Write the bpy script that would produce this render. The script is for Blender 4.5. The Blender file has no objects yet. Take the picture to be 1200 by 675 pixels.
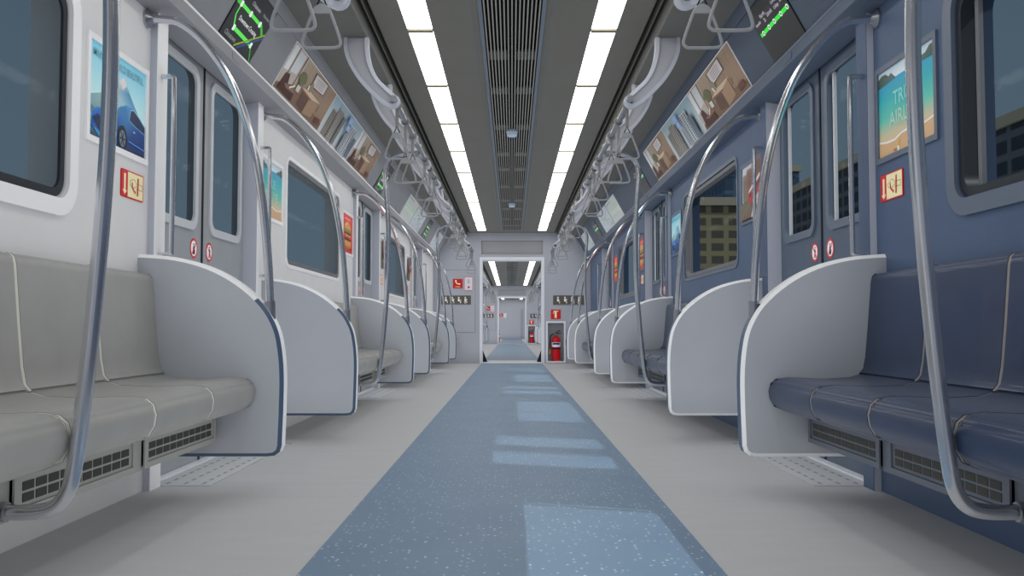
import bpy, bmesh, math, random
from mathutils import Vector, Matrix
from mathutils.geometry import tessellate_polygon
random.seed(7)
PI = math.pi
scene = bpy.context.scene
COL = scene.collection

# ------------------------------------------------------------------ colours and materials
def lin(c):
    c = c / 255.0
    return c / 12.92 if c <= 0.04045 else ((c + 0.055) / 1.055) ** 2.4
def rgb(r, g, b):
    return (lin(r), lin(g), lin(b), 1.0)

def mat(name, col, rough=0.5, metal=0.0, noise=0.0, nscale=6.0, spec=0.5, sheen=0.0, coat=0.0, bump=0.0, bscale=60.0):
    m = bpy.data.materials.new(name); m.use_nodes = True
    nt = m.node_tree; b = nt.nodes['Principled BSDF']
    b.inputs['Base Color'].default_value = col
    b.inputs['Roughness'].default_value = rough
    b.inputs['Metallic'].default_value = metal
    b.inputs['Specular IOR Level'].default_value = spec
    b.inputs['Sheen Weight'].default_value = sheen
    b.inputs['Sheen Roughness'].default_value = 0.4
    b.inputs['Coat Weight'].default_value = coat
    tc = nt.nodes.new('ShaderNodeTexCoord')
    if noise > 0:
        n = nt.nodes.new('ShaderNodeTexNoise'); n.inputs['Scale'].default_value = nscale
        n.inputs['Detail'].default_value = 5
        nt.links.new(tc.outputs['Object'], n.inputs['Vector'])
        r = nt.nodes.new('ShaderNodeMapRange')
        r.inputs['From Min'].default_value = 0.3; r.inputs['From Max'].default_value = 0.7
        r.inputs['To Min'].default_value = 1 - noise; r.inputs['To Max'].default_value = 1 + noise
        nt.links.new(n.outputs['Fac'], r.inputs['Value'])
        mx = nt.nodes.new('ShaderNodeMix'); mx.data_type = 'RGBA'; mx.blend_type = 'MULTIPLY'
        mx.inputs['Factor'].default_value = 1
        mx.inputs[6].default_value = col
        nt.links.new(r.outputs['Result'], mx.inputs[7])
        nt.links.new(mx.outputs[2], b.inputs['Base Color'])
    if bump > 0:
        n2 = nt.nodes.new('ShaderNodeTexNoise'); n2.inputs['Scale'].default_value = bscale
        nt.links.new(tc.outputs['Object'], n2.inputs['Vector'])
        bp = nt.nodes.new('ShaderNodeBump'); bp.inputs['Strength'].default_value = bump
        bp.inputs['Distance'].default_value = 0.01
        nt.links.new(n2.outputs['Fac'], bp.inputs['Height'])
        nt.links.new(bp.outputs['Normal'], b.inputs['Normal'])
    return m

def emis(name, col, strength):
    m = bpy.data.materials.new(name); m.use_nodes = True
    b = m.node_tree.nodes['Principled BSDF']
    b.inputs['Base Color'].default_value = col
    b.inputs['Emission Color'].default_value = col
    b.inputs['Emission Strength'].default_value = strength
    return m

def glass_mat(name, tint, gloss):
    m = bpy.data.materials.new(name); m.use_nodes = True
    nt = m.node_tree; nt.nodes.clear()
    o = nt.nodes.new('ShaderNodeOutputMaterial'); t = nt.nodes.new('ShaderNodeBsdfTransparent')
    g = nt.nodes.new('ShaderNodeBsdfGlossy'); x = nt.nodes.new('ShaderNodeMixShader')
    t.inputs['Color'].default_value = tint
    g.inputs['Roughness'].default_value = 0.05
    x.inputs['Fac'].default_value = gloss
    nt.links.new(t.outputs[0], x.inputs[1]); nt.links.new(g.outputs[0], x.inputs[2])
    nt.links.new(x.outputs[0], o.inputs['Surface'])
    return m

def print_mat(name, emit=0.0, rough=0.4):
    m = bpy.data.materials.new(name); m.use_nodes = True
    nt = m.node_tree; b = nt.nodes['Principled BSDF']
    a = nt.nodes.new('ShaderNodeAttribute'); a.attribute_name = 'Col'
    nt.links.new(a.outputs['Color'], b.inputs['Base Color'])
    b.inputs['Roughness'].default_value = rough
    if emit > 0:
        nt.links.new(a.outputs['Color'], b.inputs['Emission Color'])
        b.inputs['Emission Strength'].default_value = emit
    return m

def runner_mat():
    m = bpy.data.materials.new('blue_speckled_vinyl'); m.use_nodes = True
    nt = m.node_tree; b = nt.nodes['Principled BSDF']; L = nt.links.new
    tc = nt.nodes.new('ShaderNodeTexCoord')
    base = rgb(104, 128, 152)
    def speck(scale, lo, hi):
        v = nt.nodes.new('ShaderNodeTexVoronoi'); v.inputs['Scale'].default_value = scale
        L(tc.outputs['Object'], v.inputs['Vector'])
        r = nt.nodes.new('ShaderNodeMapRange'); r.inputs['From Min'].default_value = lo; r.inputs['From Max'].default_value = hi
        r.inputs['To Min'].default_value = 1; r.inputs['To Max'].default_value = 0
        L(v.outputs['Distance'], r.inputs['Value'])
        w = nt.nodes.new('ShaderNodeSeparateColor'); L(v.outputs['Color'], w.inputs[0])
        g = nt.nodes.new('ShaderNodeMath'); g.operation = 'GREATER_THAN'; g.inputs[1].default_value = 0.70
        L(w.outputs[0], g.inputs[0])
        k = nt.nodes.new('ShaderNodeMath'); k.operation = 'MULTIPLY'
        L(r.outputs['Result'], k.inputs[0]); L(g.outputs[0], k.inputs[1])
        return k.outputs[0]
    n = nt.nodes.new('ShaderNodeTexNoise'); n.inputs['Scale'].default_value = 3; n.inputs['Detail'].default_value = 8
    L(tc.outputs['Object'], n.inputs['Vector'])
    m1 = nt.nodes.new('ShaderNodeMix'); m1.data_type = 'RGBA'
    m1.inputs[6].default_value = rgb(95, 117, 141); m1.inputs[7].default_value = rgb(109, 131, 151)
    L(n.outputs['Fac'], m1.inputs['Factor'])
    m2 = nt.nodes.new('ShaderNodeMix'); m2.data_type = 'RGBA'; m2.inputs[7].default_value = rgb(190, 205, 212)
    L(m1.outputs[2], m2.inputs[6]); L(speck(62, 0.12, 0.3), m2.inputs['Factor'])
    m3 = nt.nodes.new('ShaderNodeMix'); m3.data_type = 'RGBA'; m3.inputs[7].default_value = rgb(150, 140, 130)
    L(m2.outputs[2], m3.inputs[6]); L(speck(47, 0.08, 0.22), m3.inputs['Factor'])
    L(m3.outputs[2], b.inputs['Base Color'])
    b.inputs['Roughness'].default_value = 0.5
    return m

def floor_mat():
    m = bpy.data.materials.new('grey_vinyl_floor'); m.use_nodes = True
    nt = m.node_tree; b = nt.nodes['Principled BSDF']; L = nt.links.new
    tc = nt.nodes.new('ShaderNodeTexCoord'); mp = nt.nodes.new('ShaderNodeMapping')
    mp.inputs['Scale'].default_value = (1.2, 4.0, 1)
    L(tc.outputs['Object'], mp.inputs['Vector'])
    n = nt.nodes.new('ShaderNodeTexNoise'); n.inputs['Scale'].default_value = 3; n.inputs['Detail'].default_value = 8
    L(mp.outputs['Vector'], n.inputs['Vector'])
    mx = nt.nodes.new('ShaderNodeMix'); mx.data_type = 'RGBA'
    mx.inputs[6].default_value = rgb(164, 165, 167); mx.inputs[7].default_value = rgb(175, 176, 177)
    L(n.outputs['Fac'], mx.inputs['Factor']); L(mx.outputs[2], b.inputs['Base Color'])
    b.inputs['Roughness'].default_value = 0.55
    return m

def facade_mat(name, wall, win, sx, sz):
    m = bpy.data.materials.new(name); m.use_nodes = True
    nt = m.node_tree; b = nt.nodes['Principled BSDF']; L = nt.links.new
    tc = nt.nodes.new('ShaderNodeTexCoord'); s = nt.nodes.new('ShaderNodeSeparateXYZ'); L(tc.outputs['Object'], s.inputs[0])
    a = nt.nodes.new('ShaderNodeMath'); a.operation = 'ADD'; L(s.outputs['X'], a.inputs[0]); L(s.outputs['Y'], a.inputs[1])
    c = nt.nodes.new('ShaderNodeCombineXYZ'); L(a.outputs[0], c.inputs['X']); L(s.outputs['Z'], c.inputs['Y'])
    br = nt.nodes.new('ShaderNodeTexBrick'); br.offset = 0.0
    br.inputs['Color1'].default_value = win; br.inputs['Color2'].default_value = win
    br.inputs['Mortar'].default_value = wall
    br.inputs['Scale'].default_value = 1.0; br.inputs['Brick Width'].default_value = sx
    br.inputs['Row Height'].default_value = sz; br.inputs['Mortar Size'].default_value = 0.2
    br.inputs['Mortar Smooth'].default_value = 0.1
    L(c.outputs[0], br.inputs['Vector']); L(br.outputs['Color'], b.inputs['Base Color'])
    b.inputs['Roughness'].default_value = 0.7
    return m

M = {}
M['wallL'] = mat('white_wall_paint', rgb(217, 217, 217), 0.45, noise=0.02)
M['wallR'] = mat('shaded_blue_wall', rgb(72, 90, 118), 0.45, noise=0.05)  # white wall again, with the right side's blue shade put into its colour
M['white'] = mat('bright_white_enamel', rgb(240, 240, 241), 0.35)
M['lavender'] = mat('shaded_post_enamel', rgb(182, 186, 198), 0.4)  # bluish shade of the post end faces, painted in
M['doorL'] = mat('grey_door_paint', rgb(150, 154, 158), 0.4, noise=0.05)
M['doorR'] = mat('shaded_blue_door', rgb(77, 90, 107), 0.4, noise=0.06)  # shaded copy of the grey door paint
M['rimL'] = mat('pale_door_window_rim', rgb(190, 193, 197), 0.35)
M['rimR'] = mat('shaded_door_window_rim', rgb(92, 103, 118), 0.35)  # shaded copy of the pale rim, for right-side frames
M['panelL'] = mat('grey_cove_paint', rgb(134, 136, 140), 0.45, noise=0.03)
M['panelR'] = mat('shaded_blue_cove', rgb(70, 81, 96), 0.45, noise=0.04)  # shaded copy of the grey cove paint
M['ledgeL'] = mat('grey_ledge_paint', rgb(140, 141, 146), 0.45)
M['ledgeR'] = mat('shaded_blue_ledge', rgb(74, 86, 104), 0.45)  # shaded copy of the grey ledge paint
M['lipR'] = mat('shaded_lip', rgb(92, 104, 124), 0.4)  # white ledge lip with right-side shade in its colour
M['ceil'] = mat('dark_ceiling_panel', rgb(106, 105, 99), 0.6, noise=0.03)
M['ceil2'] = mat('dark_side_ceiling', rgb(96, 96, 93), 0.6, noise=0.03)
M['groove'] = mat('black_groove', rgb(52, 52, 50), 0.6)
M['slat'] = mat('grey_vent_slat', rgb(150, 148, 140), 0.4)
M['slatx'] = mat('grey_vent_crosspiece', rgb(120, 120, 116), 0.5)
M['ventframe'] = mat('blue_grey_vent_frame', rgb(112, 122, 136), 0.35, metal=0.3)
M['black'] = mat('black_rubber', rgb(22, 22, 24), 0.6)
M['dark'] = mat('dark_void', rgb(14, 14, 15), 0.8)
M['floor'] = floor_mat()
M['runner'] = runner_mat()
M['plate'] = mat('tactile_plate', rgb(184, 186, 188), 0.4)
M['dash'] = mat('tactile_dash', rgb(126, 130, 136), 0.5)
M['sill'] = mat('bright_sill', rgb(225, 228, 235), 0.3)
M['steel'] = mat('brushed_steel', rgb(222, 224, 229), 0.21, metal=0.93)
M['steeld'] = mat('steel_flange', rgb(176, 179, 185), 0.28, metal=0.85)
M['ring'] = mat('grey_handle_plastic', rgb(138, 141, 144), 0.4)
M['strap'] = mat('grey_strap_webbing', rgb(128, 128, 128), 0.6)
M['bracket'] = mat('pale_bracket_enamel', rgb(178, 182, 192), 0.35)
M['bracketface'] = mat('pale_bracket_face', rgb(164, 165, 172), 0.45)
M['part'] = mat('white_partition_laminate', rgb(170, 174, 181), 0.4, noise=0.02)
M['trimshade'] = mat('painted_edge_shade', rgb(70, 88, 112), 0.35)  # shade on the partition edges, put into a colour
M['seatL'] = mat('grey_seat_vinyl', rgb(149, 149, 146), 0.42, noise=0.05, nscale=9)
M['seatR'] = mat('shaded_navy_seat_vinyl', rgb(22, 43, 74), 0.42, noise=0.08, nscale=9, sheen=0.10, coat=0.15)  # grey seat vinyl with the right side's shade put into its colour
M['pipeL'] = mat('pale_piping', rgb(205, 203, 193), 0.4)
M['pipeR'] = mat('shaded_piping', rgb(128, 124, 120), 0.4)  # shaded copy of the pale piping
M['heatL'] = mat('grey_heater_metal', rgb(165, 165, 160), 0.45)
M['heatR'] = mat('shaded_heater_metal', rgb(98, 104, 114), 0.45)  # shaded copy of the grey heater metal
M['slot'] = mat('dark_heater_slot', rgb(66, 66, 62), 0.7)
M['endwall'] = mat('lavender_end_wall', rgb(164, 167, 176), 0.5, noise=0.02)
M['endtrim'] = mat('pale_door_trim', rgb(215, 217, 224), 0.4)
M['niche'] = mat('grey_recess_shade', rgb(150, 152, 156), 0.6)
M['red'] = mat('red_enamel', rgb(196, 22, 30), 0.25)
M['signbrown'] = mat('olive_sign', rgb(96, 90, 76), 0.5)
M['yellow'] = mat('orange_nozzle', rgb(230, 150, 40), 0.4)
M['label'] = mat('white_label', rgb(225, 228, 235), 0.4)
M['navy'] = mat('navy_print', rgb(40, 50, 110), 0.4)
M['print'] = print_mat('poster_print')
M['screen'] = print_mat('lit_screen', emit=0.4, rough=0.3)
M['lampstrip'] = mat('olive_light_divider', rgb(120, 114, 96), 0.6)
M['lamp'] = emis('light_diffuser', (1.0, 0.985, 0.96, 1), 6.0)
M['glassL'] = glass_mat('tinted_glass', (0.49, 0.525, 0.545, 1), 0.006)
M['glassR'] = glass_mat('tinted_glass_right', (0.49, 0.525, 0.545, 1), 0.006)  # same tint as the left panes
M['gasket'] = mat('dark_gasket', rgb(40, 44, 50), 0.5)
M['reveal'] = mat('grey_window_reveal', rgb(108, 110, 114), 0.5)
M['detector'] = mat('pale_blue_detector', rgb(190, 204, 226), 0.35)

# ------------------------------------------------------------------ mesh helpers
class MB:
    def __init__(self):
        self.v = []; self.f = []; self.m = []; self.k = 0
    def add(self, verts, faces, k=None):
        b = len(self.v); self.v += [tuple(p) for p in verts]
        for f in faces:
            self.f.append([b + i for i in f]); self.m.append(self.k if k is None else k)
        return self
    def box(self, x0, x1, y0, y1, z0, z1, k=None):
        V = [(x, y, z) for x in (x0, x1) for y in (y0, y1) for z in (z0, z1)]
        return self.add(V, [(0,1,3,2),(4,6,7,5),(0,4,5,1),(2,3,7,6),(0,2,6,4),(1,5,7,3)], k)
    def prism(self, pts, axis, a0, a1, k=None, holes=(), ks=None):
        """2-D outline (with holes) extruded along axis; axis x: pts=(y,z); y: (x,z); z: (x,y)"""
        def P(p, a):
            return {'x': (a, p[0], p[1]), 'y': (p[0], a, p[1]), 'z': (p[0], p[1], a)}[axis]
        loops = [list(pts)] + [list(h) for h in holes]
        flat = [p for l in loops for p in l]; n = len(flat)
        V = [P(p, a0) for p in flat] + [P(p, a1) for p in flat]
        F = []
        if holes:
            tri = tessellate_polygon([[Vector((p[0], p[1], 0)) for p in l] for l in loops])
            F += [tuple(t) for t in tri] + [tuple(i + n for i in reversed(t)) for t in tri]
        else:
            F += [tuple(range(n)), tuple(reversed(range(n, 2 * n)))]
        self.add(V, F, k)
        S = []; b = 0
        for l in loops:
            m = len(l)
            for i in range(m):
                j = (i + 1) % m
                S.append((b + i, b + j, n + b + j, n + b + i))
            b += m
        self.add(V, S, k if ks is None else ks)
        return self
    def tube(self, path, r, n=14, closed=False, caps=True, k=None):
        P = [Vector(p) for p in path]; N = len(P)
        T = []
        for i in range(N):
            if closed: t = P[(i + 1) % N] - P[i - 1]
            elif i == 0: t = P[1] - P[0]
            elif i == N - 1: t = P[-1] - P[-2]
            else: t = (P[i + 1] - P[i]).normalized() + (P[i] - P[i - 1]).normalized()
            T.append(t.normalized())
        a = Vector((0, 1, 0)) if abs(T[0].y) < 0.9 else Vector((1, 0, 0))
        u = (a - T[0] * a.dot(T[0])).normalized()
        V = []; F = []
        for i in range(N):
            u = (u - T[i] * u.dot(T[i])).normalized(); w = T[i].cross(u)
            rr = r[i] if isinstance(r, (list, tuple)) else r
            for j in range(n):
                c = 2 * PI * j / n
                V.append(P[i] + u * (rr * math.cos(c)) + w * (rr * math.sin(c)))
        R = N if closed else N - 1
        for i in range(R):
            for j in range(n):
                i2 = (i + 1) % N; j2 = (j + 1) % n
                F.append((i * n + j, i * n + j2, i2 * n + j2, i2 * n + j))
        if caps and not closed:
            F.append(tuple(reversed(range(n)))); F.append(tuple((N - 1) * n + j for j in range(n)))
        return self.add(V, F, k)
    def lathe(self, prof, c, n=24, k=None, axis='z'):
        """profile (radius, height) spun about an axis through c"""
        V = []; F = []
        for (r, h) in prof:
            for j in range(n):
                a = 2 * PI * j / n; p = (r * math.cos(a), r * math.sin(a))
                if axis == 'z': V.append((c[0] + p[0], c[1] + p[1], c[2] + h))
                elif axis == 'x': V.append((c[0] + h, c[1] + p[0], c[2] + p[1]))
                else: V.append((c[0] + p[0], c[1] + h, c[2] + p[1]))
        for i in range(len(prof) - 1):
            for j in range(n):
                j2 = (j + 1) % n
                F.append((i * n + j, i * n + j2, (i + 1) * n + j2, (i + 1) * n + j))
        F.append(tuple(range(n))); F.append(tuple((len(prof) - 1) * n + j for j in range(n)))
        return self.add(V, F, k)

def obj(name, mb, mats, parent=None, bevel=0.0, seg=2, sharp=35):
    """one mesh object; the builder works in world space, the parents' origins are taken off"""
    me = bpy.data.meshes.new(name)
    off = Vector((0, 0, 0)); p = parent
    while p is not None:
        off += p.location; p = p.parent
    me.from_pydata([Vector(v) - off for v in mb.v], [], mb.f)
    if not isinstance(mats, (list, tuple)): mats = [mats]
    for m in mats: me.materials.append(M[m] if isinstance(m, str) else m)
    for i, p in enumerate(me.polygons): p.material_index = mb.m[i]
    bm = bmesh.new(); bm.from_mesh(me)
    bmesh.ops.recalc_face_normals(bm, faces=bm.faces)
    if bevel > 0:
        ed = [e for e in bm.edges if len(e.link_faces) == 2 and e.calc_face_angle(0) > math.radians(30)]
        bmesh.ops.bevel(bm, geom=ed, offset=bevel, segments=seg, affect='EDGES', clamp_overlap=True)
    for f in bm.faces: f.smooth = True
    bm.to_mesh(me); bm.free()
    me.set_sharp_from_angle(angle=math.radians(sharp))
    o = bpy.data.objects.new(name, me); COL.objects.link(o)
    if parent is not None: o.parent = parent
    return o

def tag(o, label, cat, group=None, kind=None):
    o['label'] = label; o['category'] = cat
    if group: o['group'] = group
    if kind: o['kind'] = kind
    return o
def thing(name, loc, label, cat, group=None, kind=None):
    o = bpy.data.objects.new(name, None); COL.objects.link(o); o.location = loc
    o.empty_display_size = 0.1
    return tag(o, label, cat, group, kind)
def struct(name, mb, mats, label, cat, bevel=0.0):
    return tag(obj(name, mb, mats, None, bevel), label, cat, None, 'structure')
KIDS = {}
def kids(o):
    return [c for c in COL.objects if c.parent is o]
def copy_tree(o, dloc, label=None, parent=None, ch=None):
    c = o.copy(); COL.objects.link(c)
    if parent is None: c.location = Vector(o.location) + Vector(dloc)
    else:
        c.parent = parent
    if label: c['label'] = label
    for k in list(o.children): copy_tree(k, (0, 0, 0), None, c)
    return c

def rrect(a0, a1, b0, b1, r, n=6):
    P = []
    for (ca, cb, s) in ((a1 - r, b1 - r, 0), (a0 + r, b1 - r, 1), (a0 + r, b0 + r, 2), (a1 - r, b0 + r, 3)):
        for i in range(n + 1):
            t = (s + i / n) * PI / 2
            P.append((ca + r * math.cos(t), cb + r * math.sin(t)))
    return P
def smooth(pts, it=3):
    """corner cutting of an open polyline, ends kept"""
    P = [tuple(p) for p in pts]
    for _ in range(it):
        Q = [P[0]]
        for a, b in zip(P[:-1], P[1:]):
            Q.append(tuple(x * .75 + y * .25 for x, y in zip(a, b)))
            Q.append(tuple(x * .25 + y * .75 for x, y in zip(a, b)))
        Q.append(P[-1]); P = Q
    return P
def catmull(pts, n=6):
    P = [Vector(p) for p in pts]; P = [P[0] * 2 - P[1]] + P + [P[-1] * 2 - P[-2]]
    out = []
    for i in range(1, len(P) - 2):
        for j in range(n):
            t = j / n
            out.append(0.5 * ((2 * P[i]) + (P[i+1] - P[i-1]) * t + (2*P[i-1] - 5*P[i] + 4*P[i+1] - P[i+2]) * t*t
                       + (-P[i-1] + 3*P[i] - 3*P[i+1] + P[i+2]) * t**3))
    out.append(P[-2])
    return [tuple(p) for p in out]
def inset(pts, d):
    n = len(pts); A = sum(pts[i][0]*pts[(i+1)%n][1] - pts[(i+1)%n][0]*pts[i][1] for i in range(n))
    s = 1 if A > 0 else -1; out = []
    for i in range(n):
        p0, p1, p2 = Vector(pts[i-1]), Vector(pts[i]), Vector(pts[(i+1) % n])
        e1 = (p1 - p0).normalized(); e2 = (p2 - p1).normalized()
        n1 = Vector((-e1.y, e1.x)) * s; n2 = Vector((-e2.y, e2.x)) * s
        b = (n1 + n2)
        b = b.normalized() if b.length > 1e-6 else n1
        c = max(0.5, b.dot(n1))
        q = p1 + b * (d / c); out.append((q.x, q.y))
    return out

# ------------------------------------------------------------------ writing and prints
_txt = {}
def text2d(s):
    if s not in _txt:
        cu = bpy.data.curves.new('lettering', 'FONT'); cu.body = s; cu.size = 1.0; cu.offset = .008; cu.resolution_u = 2
        o = bpy.data.objects.new('lettering', cu); COL.objects.link(o)
        bpy.context.view_layer.update()
        me = bpy.data.meshes.new_from_object(o.evaluated_get(bpy.context.evaluated_depsgraph_get()))
        V = [(v.co.x, v.co.y) for v in me.vertices]; F = [tuple(p.vertices) for p in me.polygons]
        bpy.data.objects.remove(o); bpy.data.curves.remove(cu); bpy.data.meshes.remove(me)
        x0 = min(v[0] for v in V); x1 = max(v[0] for v in V); y0 = min(v[1] for v in V); y1 = max(v[1] for v in V)
        _txt[s] = ([(v[0] - x0, v[1] - y0) for v in V], F, x1 - x0, y1 - y0)
    return _txt[s]

class Art:
    """flat print in metres (u along, v up); later shapes lie a hair in front of earlier ones"""
    def __init__(self, w, h):
        self.w, self.h = w, h; self.P = []; self.z = 0; self.mute = 0
    def poly(self, pts, col, cols=None):
        """pts as fractions of the sheet, colours sRGB 0-255"""
        self.z += 1
        self.P.append(([(min(max(a, 0), 1) * self.w, min(max(b, 0), 1) * self.h) for a, b in pts], [tuple(range(len(pts)))],
                       [self.tone(c) for c in (cols or [col] * len(pts))], self.z))
        return self
    def tone(self, c):
        g = sum(c) / 3; k = self.mute
        return rgb(*[v * (1 - k) + g * k for v in c])
    def rect(self, a0, a1, b0, b1, col, top=None):
        t = top or col
        return self.poly([(a0, b0), (a1, b0), (a1, b1), (a0, b1)], col, [col, col, t, t])
    def disc(self, a, b, r, col, n=20, sq=1.0):
        k = self.w / self.h
        return self.poly([(a + r * math.cos(2*PI*i/n), b + r * k * sq * math.sin(2*PI*i/n)) for i in range(n)], col)
    def line(self, pts, wd, col):
        for (a, b), (c, d) in zip(pts[:-1], pts[1:]):
            p = Vector((a * self.w, b * self.h)); q = Vector((c * self.w, d * self.h))
            e = (q - p); nrm = Vector((-e.y, e.x)).normalized() * (wd * self.w / 2)
            self.poly([((x.x) / self.w, (x.y) / self.h) for x in (p - nrm, q - nrm, q + nrm, p + nrm)], col)
        return self
    def text(self, s, a, b, hh, col, wmax=None, al='c', rot=0):
        V, F, w, h = text2d(s); sc = hh * self.h / h; sx = sc
        if wmax and w * sc > wmax * self.w: sx = wmax * self.w / w
        x0 = {'c': -w * sx / 2, 'l': 0, 'r': -w * sx}[al]
        c, sn = math.cos(rot), math.sin(rot); pts = []
        for (x, y) in V:
            X = x0 + x * sx; Y = y * sc - hh * self.h / 2
            pts.append((a * self.w + X * c - Y * sn, b * self.h + X * sn + Y * c))
        self.z += 1
        self.P.append((pts, F, [rgb(*col)] * len(pts), self.z)); return self
    def build(self, name, parent, O, U, V, N, material='print', step=0.00012, base=0.001):
        me = bpy.data.meshes.new(name); off = Vector((0, 0, 0)); p = parent
        while p is not None: off += p.location; p = p.parent
        O, U, V, N = Vector(O) - off, Vector(U).normalized(), Vector(V).normalized(), Vector(N).normalized()
        vs, fs, cs = [], [], []
        for pts, F, cols, z in self.P:
            b = len(vs)
            for (x, y) in pts: vs.append(O + U * x + V * y + N * (base + step * z))
            for f in F: fs.append([b + i for i in f])
            cs += cols
        me.from_pydata(vs, [], fs); me.materials.append(M[material])
        at = me.color_attributes.new('Col', 'FLOAT_COLOR', 'POINT')
        for i, c in enumerate(cs): at.data[i].color = c
        o = bpy.data.objects.new(name, me); COL.objects.link(o)
        if parent: o.parent = parent
        return o

def art_car(w, h):
    A = Art(w, h)
    A.rect(0, 1, .35, 1, (214, 250, 246), (128, 214, 240))
    A.poly([(0, .42), (.2, .5), (.34, .56), (.42, .5), (.5, .4), (.5, .2), (0, .2)], 0,
           [(120,170,180), (150,180,180), (240,214,196), (190,200,200), (150,190,200), (110,160,170), (110,160,170)])
    A.poly([(.18, .3), (.42, .62), (.56, .80), (.60, .80), (.70, .66), (.86, .48), (1, .36), (1, .2), (.18, .2)], 0,
           [(150,200,210), (170,205,215), (232,236,238), (220,234,240), (60,140,190), (70,150,196), (120,190,214), (150,206,220), (160,206,214)])
    A.poly([(.52, .74), (.56, .80), (.60, .80), (.64, .73), (.6, .70), (.57, .66), (.55, .70)], (238, 228, 220))
    A.poly([(0, .34), (.16, .28), (.3, .22), (0, .2)], (86, 130, 146))
    A.rect(0, 1, 0, .24, (30, 50, 74), (120, 176, 194))
    body = [(.04, .10), (.05, .24), (.12, .32), (.26, .36), (.42, .37), (.52, .46), (.64, .52), (.76, .52), (.9, .45), (1, .38), (1, .0), (.5, .0), (.16, .03)]
    A.poly(body, 0, [(20,60,130), (30,110,200), (60,140,220), (40,120,210), (40,110,200), (50,130,200), (80,170,220), (70,150,210), (40,110,190), (24,80,160), (10,30,70), (14,44,100), (14,50,110)])
    A.poly([(.45, .37), (.54, .46), (.64, .505), (.66, .38)], (60, 130, 180))
    A.poly([(.69, .37), (.72, .48), (.78, .50), (.88, .44), (1, .36), (1, .29), (.84, .32)], (16, 44, 84))
    A.line([(.69, .36), (.72, .485), (.78, .505), (.88, .45), (1, .37)], .008, (170, 200, 220))
    A.line([(.69, .36), (.84, .315), (1, .285)], .008, (120, 170, 210))
    A.poly([(.06, .20), (.14, .26), (.24, .22), (.3, .12), (.2, .08)], (12, 40, 84))
    A.poly([(.05, .12), (.2, .07), (.32, .10), (.3, .05), (.16, .03)], (50, 150, 210))
    A.poly([(.28, .27), (.38, .29), (.36, .25), (.30, .25)], (190, 226, 240))
    A.disc(.57, .12, .085, (12, 16, 24), sq=1.25); A.disc(.57, .12, .055, (120, 140, 156), sq=1.25)
    for i in range(6):
        a = i * PI / 3
        A.line([(.57, .12), (.57 + .05 * math.cos(a), .12 + .085 * math.sin(a))], .014, (20, 26, 36))
    A.line([(.68, .12), (1, .09)], .012, (60, 140, 220)); A.line([(.76, .25), (.80, .25)], .012, (130, 190, 230))
    A.text('MAKE THE WORLD BEAUTIFUL', .5, .89, .085, (98, 158, 176), wmax=.88)
    return A
def art_beach(w, h):
    A = Art(w, h)
    A.rect(0, 1, .84, 1, (226, 238, 242), (186, 206, 220))
    A.rect(0, 1, .66, .86, (36, 176, 184), (56, 158, 200)); A.rect(0, 1, .42, .66, (96, 198, 178), (36, 176, 184))
    A.rect(0, 1, .24, .42, (206, 192, 158), (96, 198, 178)); A.rect(0, 1, 0, .24, (222, 190, 150), (206, 192, 158))
    A.poly([(0, .82), (0, .93), (.06, .96), (.14, .955), (.2, .91), (.25, .93), (.29, .89), (.34, .845)], 0,
           [(60,80,74), (66,88,70), (96,104,84), (80,96,78), (70,88,80), (90,104,92), (84,104,100), (70,110,120)])
    A.poly([(1, .83), (1, .96), (.92, .96), (.86, .91), (.78, .90), (.70, .84)], 0,
           [(60,80,74), (70,92,70), (90,100,80), (96,106,84), (80,100,88), (70,110,120)])
    foam = [(0, .185), (.15, .155), (.3, .15), (.42, .19), (.55, .2), (.7, .17), (.85, .18), (1, .205)]
    A.poly(foam + [(1, 0), (0, 0)], (212, 172, 130)); A.line(foam, .016, (240, 238, 232))
    A.text('TRUE', .48, .62, .16, (150, 222, 216), wmax=.43); A.text('AIRLINE', .5, .40, .16, (186, 222, 206), wmax=.74)
    A.rect(.36, .40, .05, .13, (214, 170, 60)); A.rect(.35, .39, .01, .06, (238, 232, 220)); A.rect(.28, .34, .02, .045, (170, 120, 80))
    return A
def art_train(w, h):
    A = Art(w, h)
    A.rect(0, 1, .3, 1, (214, 216, 218), (196, 206, 216))
    for (a0, a1, b1, c) in ((.04, .22, .86, (158, 132, 116)), (.26, .48, .92, (150, 110, 92)), (.54, .74, .98, (170, 150, 138)), (.74, 1, 1, (132, 84, 72))):
        A.rect(a0, a1, .2, b1, c, tuple(int(x * 1.08) for x in c))
        n = 12
        for i in range(n):
            for j in range(3):
                x = a0 + (a1 - a0) * (j + .25) / 3; y = .24 + (b1 - .26) * i / n
                A.rect(x, x + (a1 - a0) * .17, y, y + .03, (88, 80, 84))
    A.poly([(0, 0), (0, .28), (.3, .34), (.62, .3), (.4, 0)], (104, 96, 74)); A.poly([(.05, .12), (.2, .3), (.44, .34), (.5, .2)], (88, 100, 66))
    A.poly([(.04, 0), (.46, .30), (.7, .30), (.62, 0)], (96, 74, 62))
    for k in (.1, .26, .42): A.line([(k, 0), (.44 + k * .4, .3)], .014, (160, 140, 128))
    A.poly([(.56, 0), (.74, .3), (1, .44), (1, 0)], (206, 202, 192)); A.line([(.66, 0), (.98, .34)], .05, (232, 190, 60))
    A.poly([(.48, .26), (.46, .44), (.52, .47), (1, .66), (1, .42), (.6, .24)], (186, 36, 40))
    A.poly([(.46, .44), (.50, .50), (1, .72), (1, .65), (.52, .46)], (222, 222, 224))
    A.poly([(.49, .36), (.485, .42), (.58, .46), (.585, .38)], (40, 44, 56)); A.poly([(.64, .42), (.64, .47), (1, .62), (1, .54)], (60, 60, 70))
    return A
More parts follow.
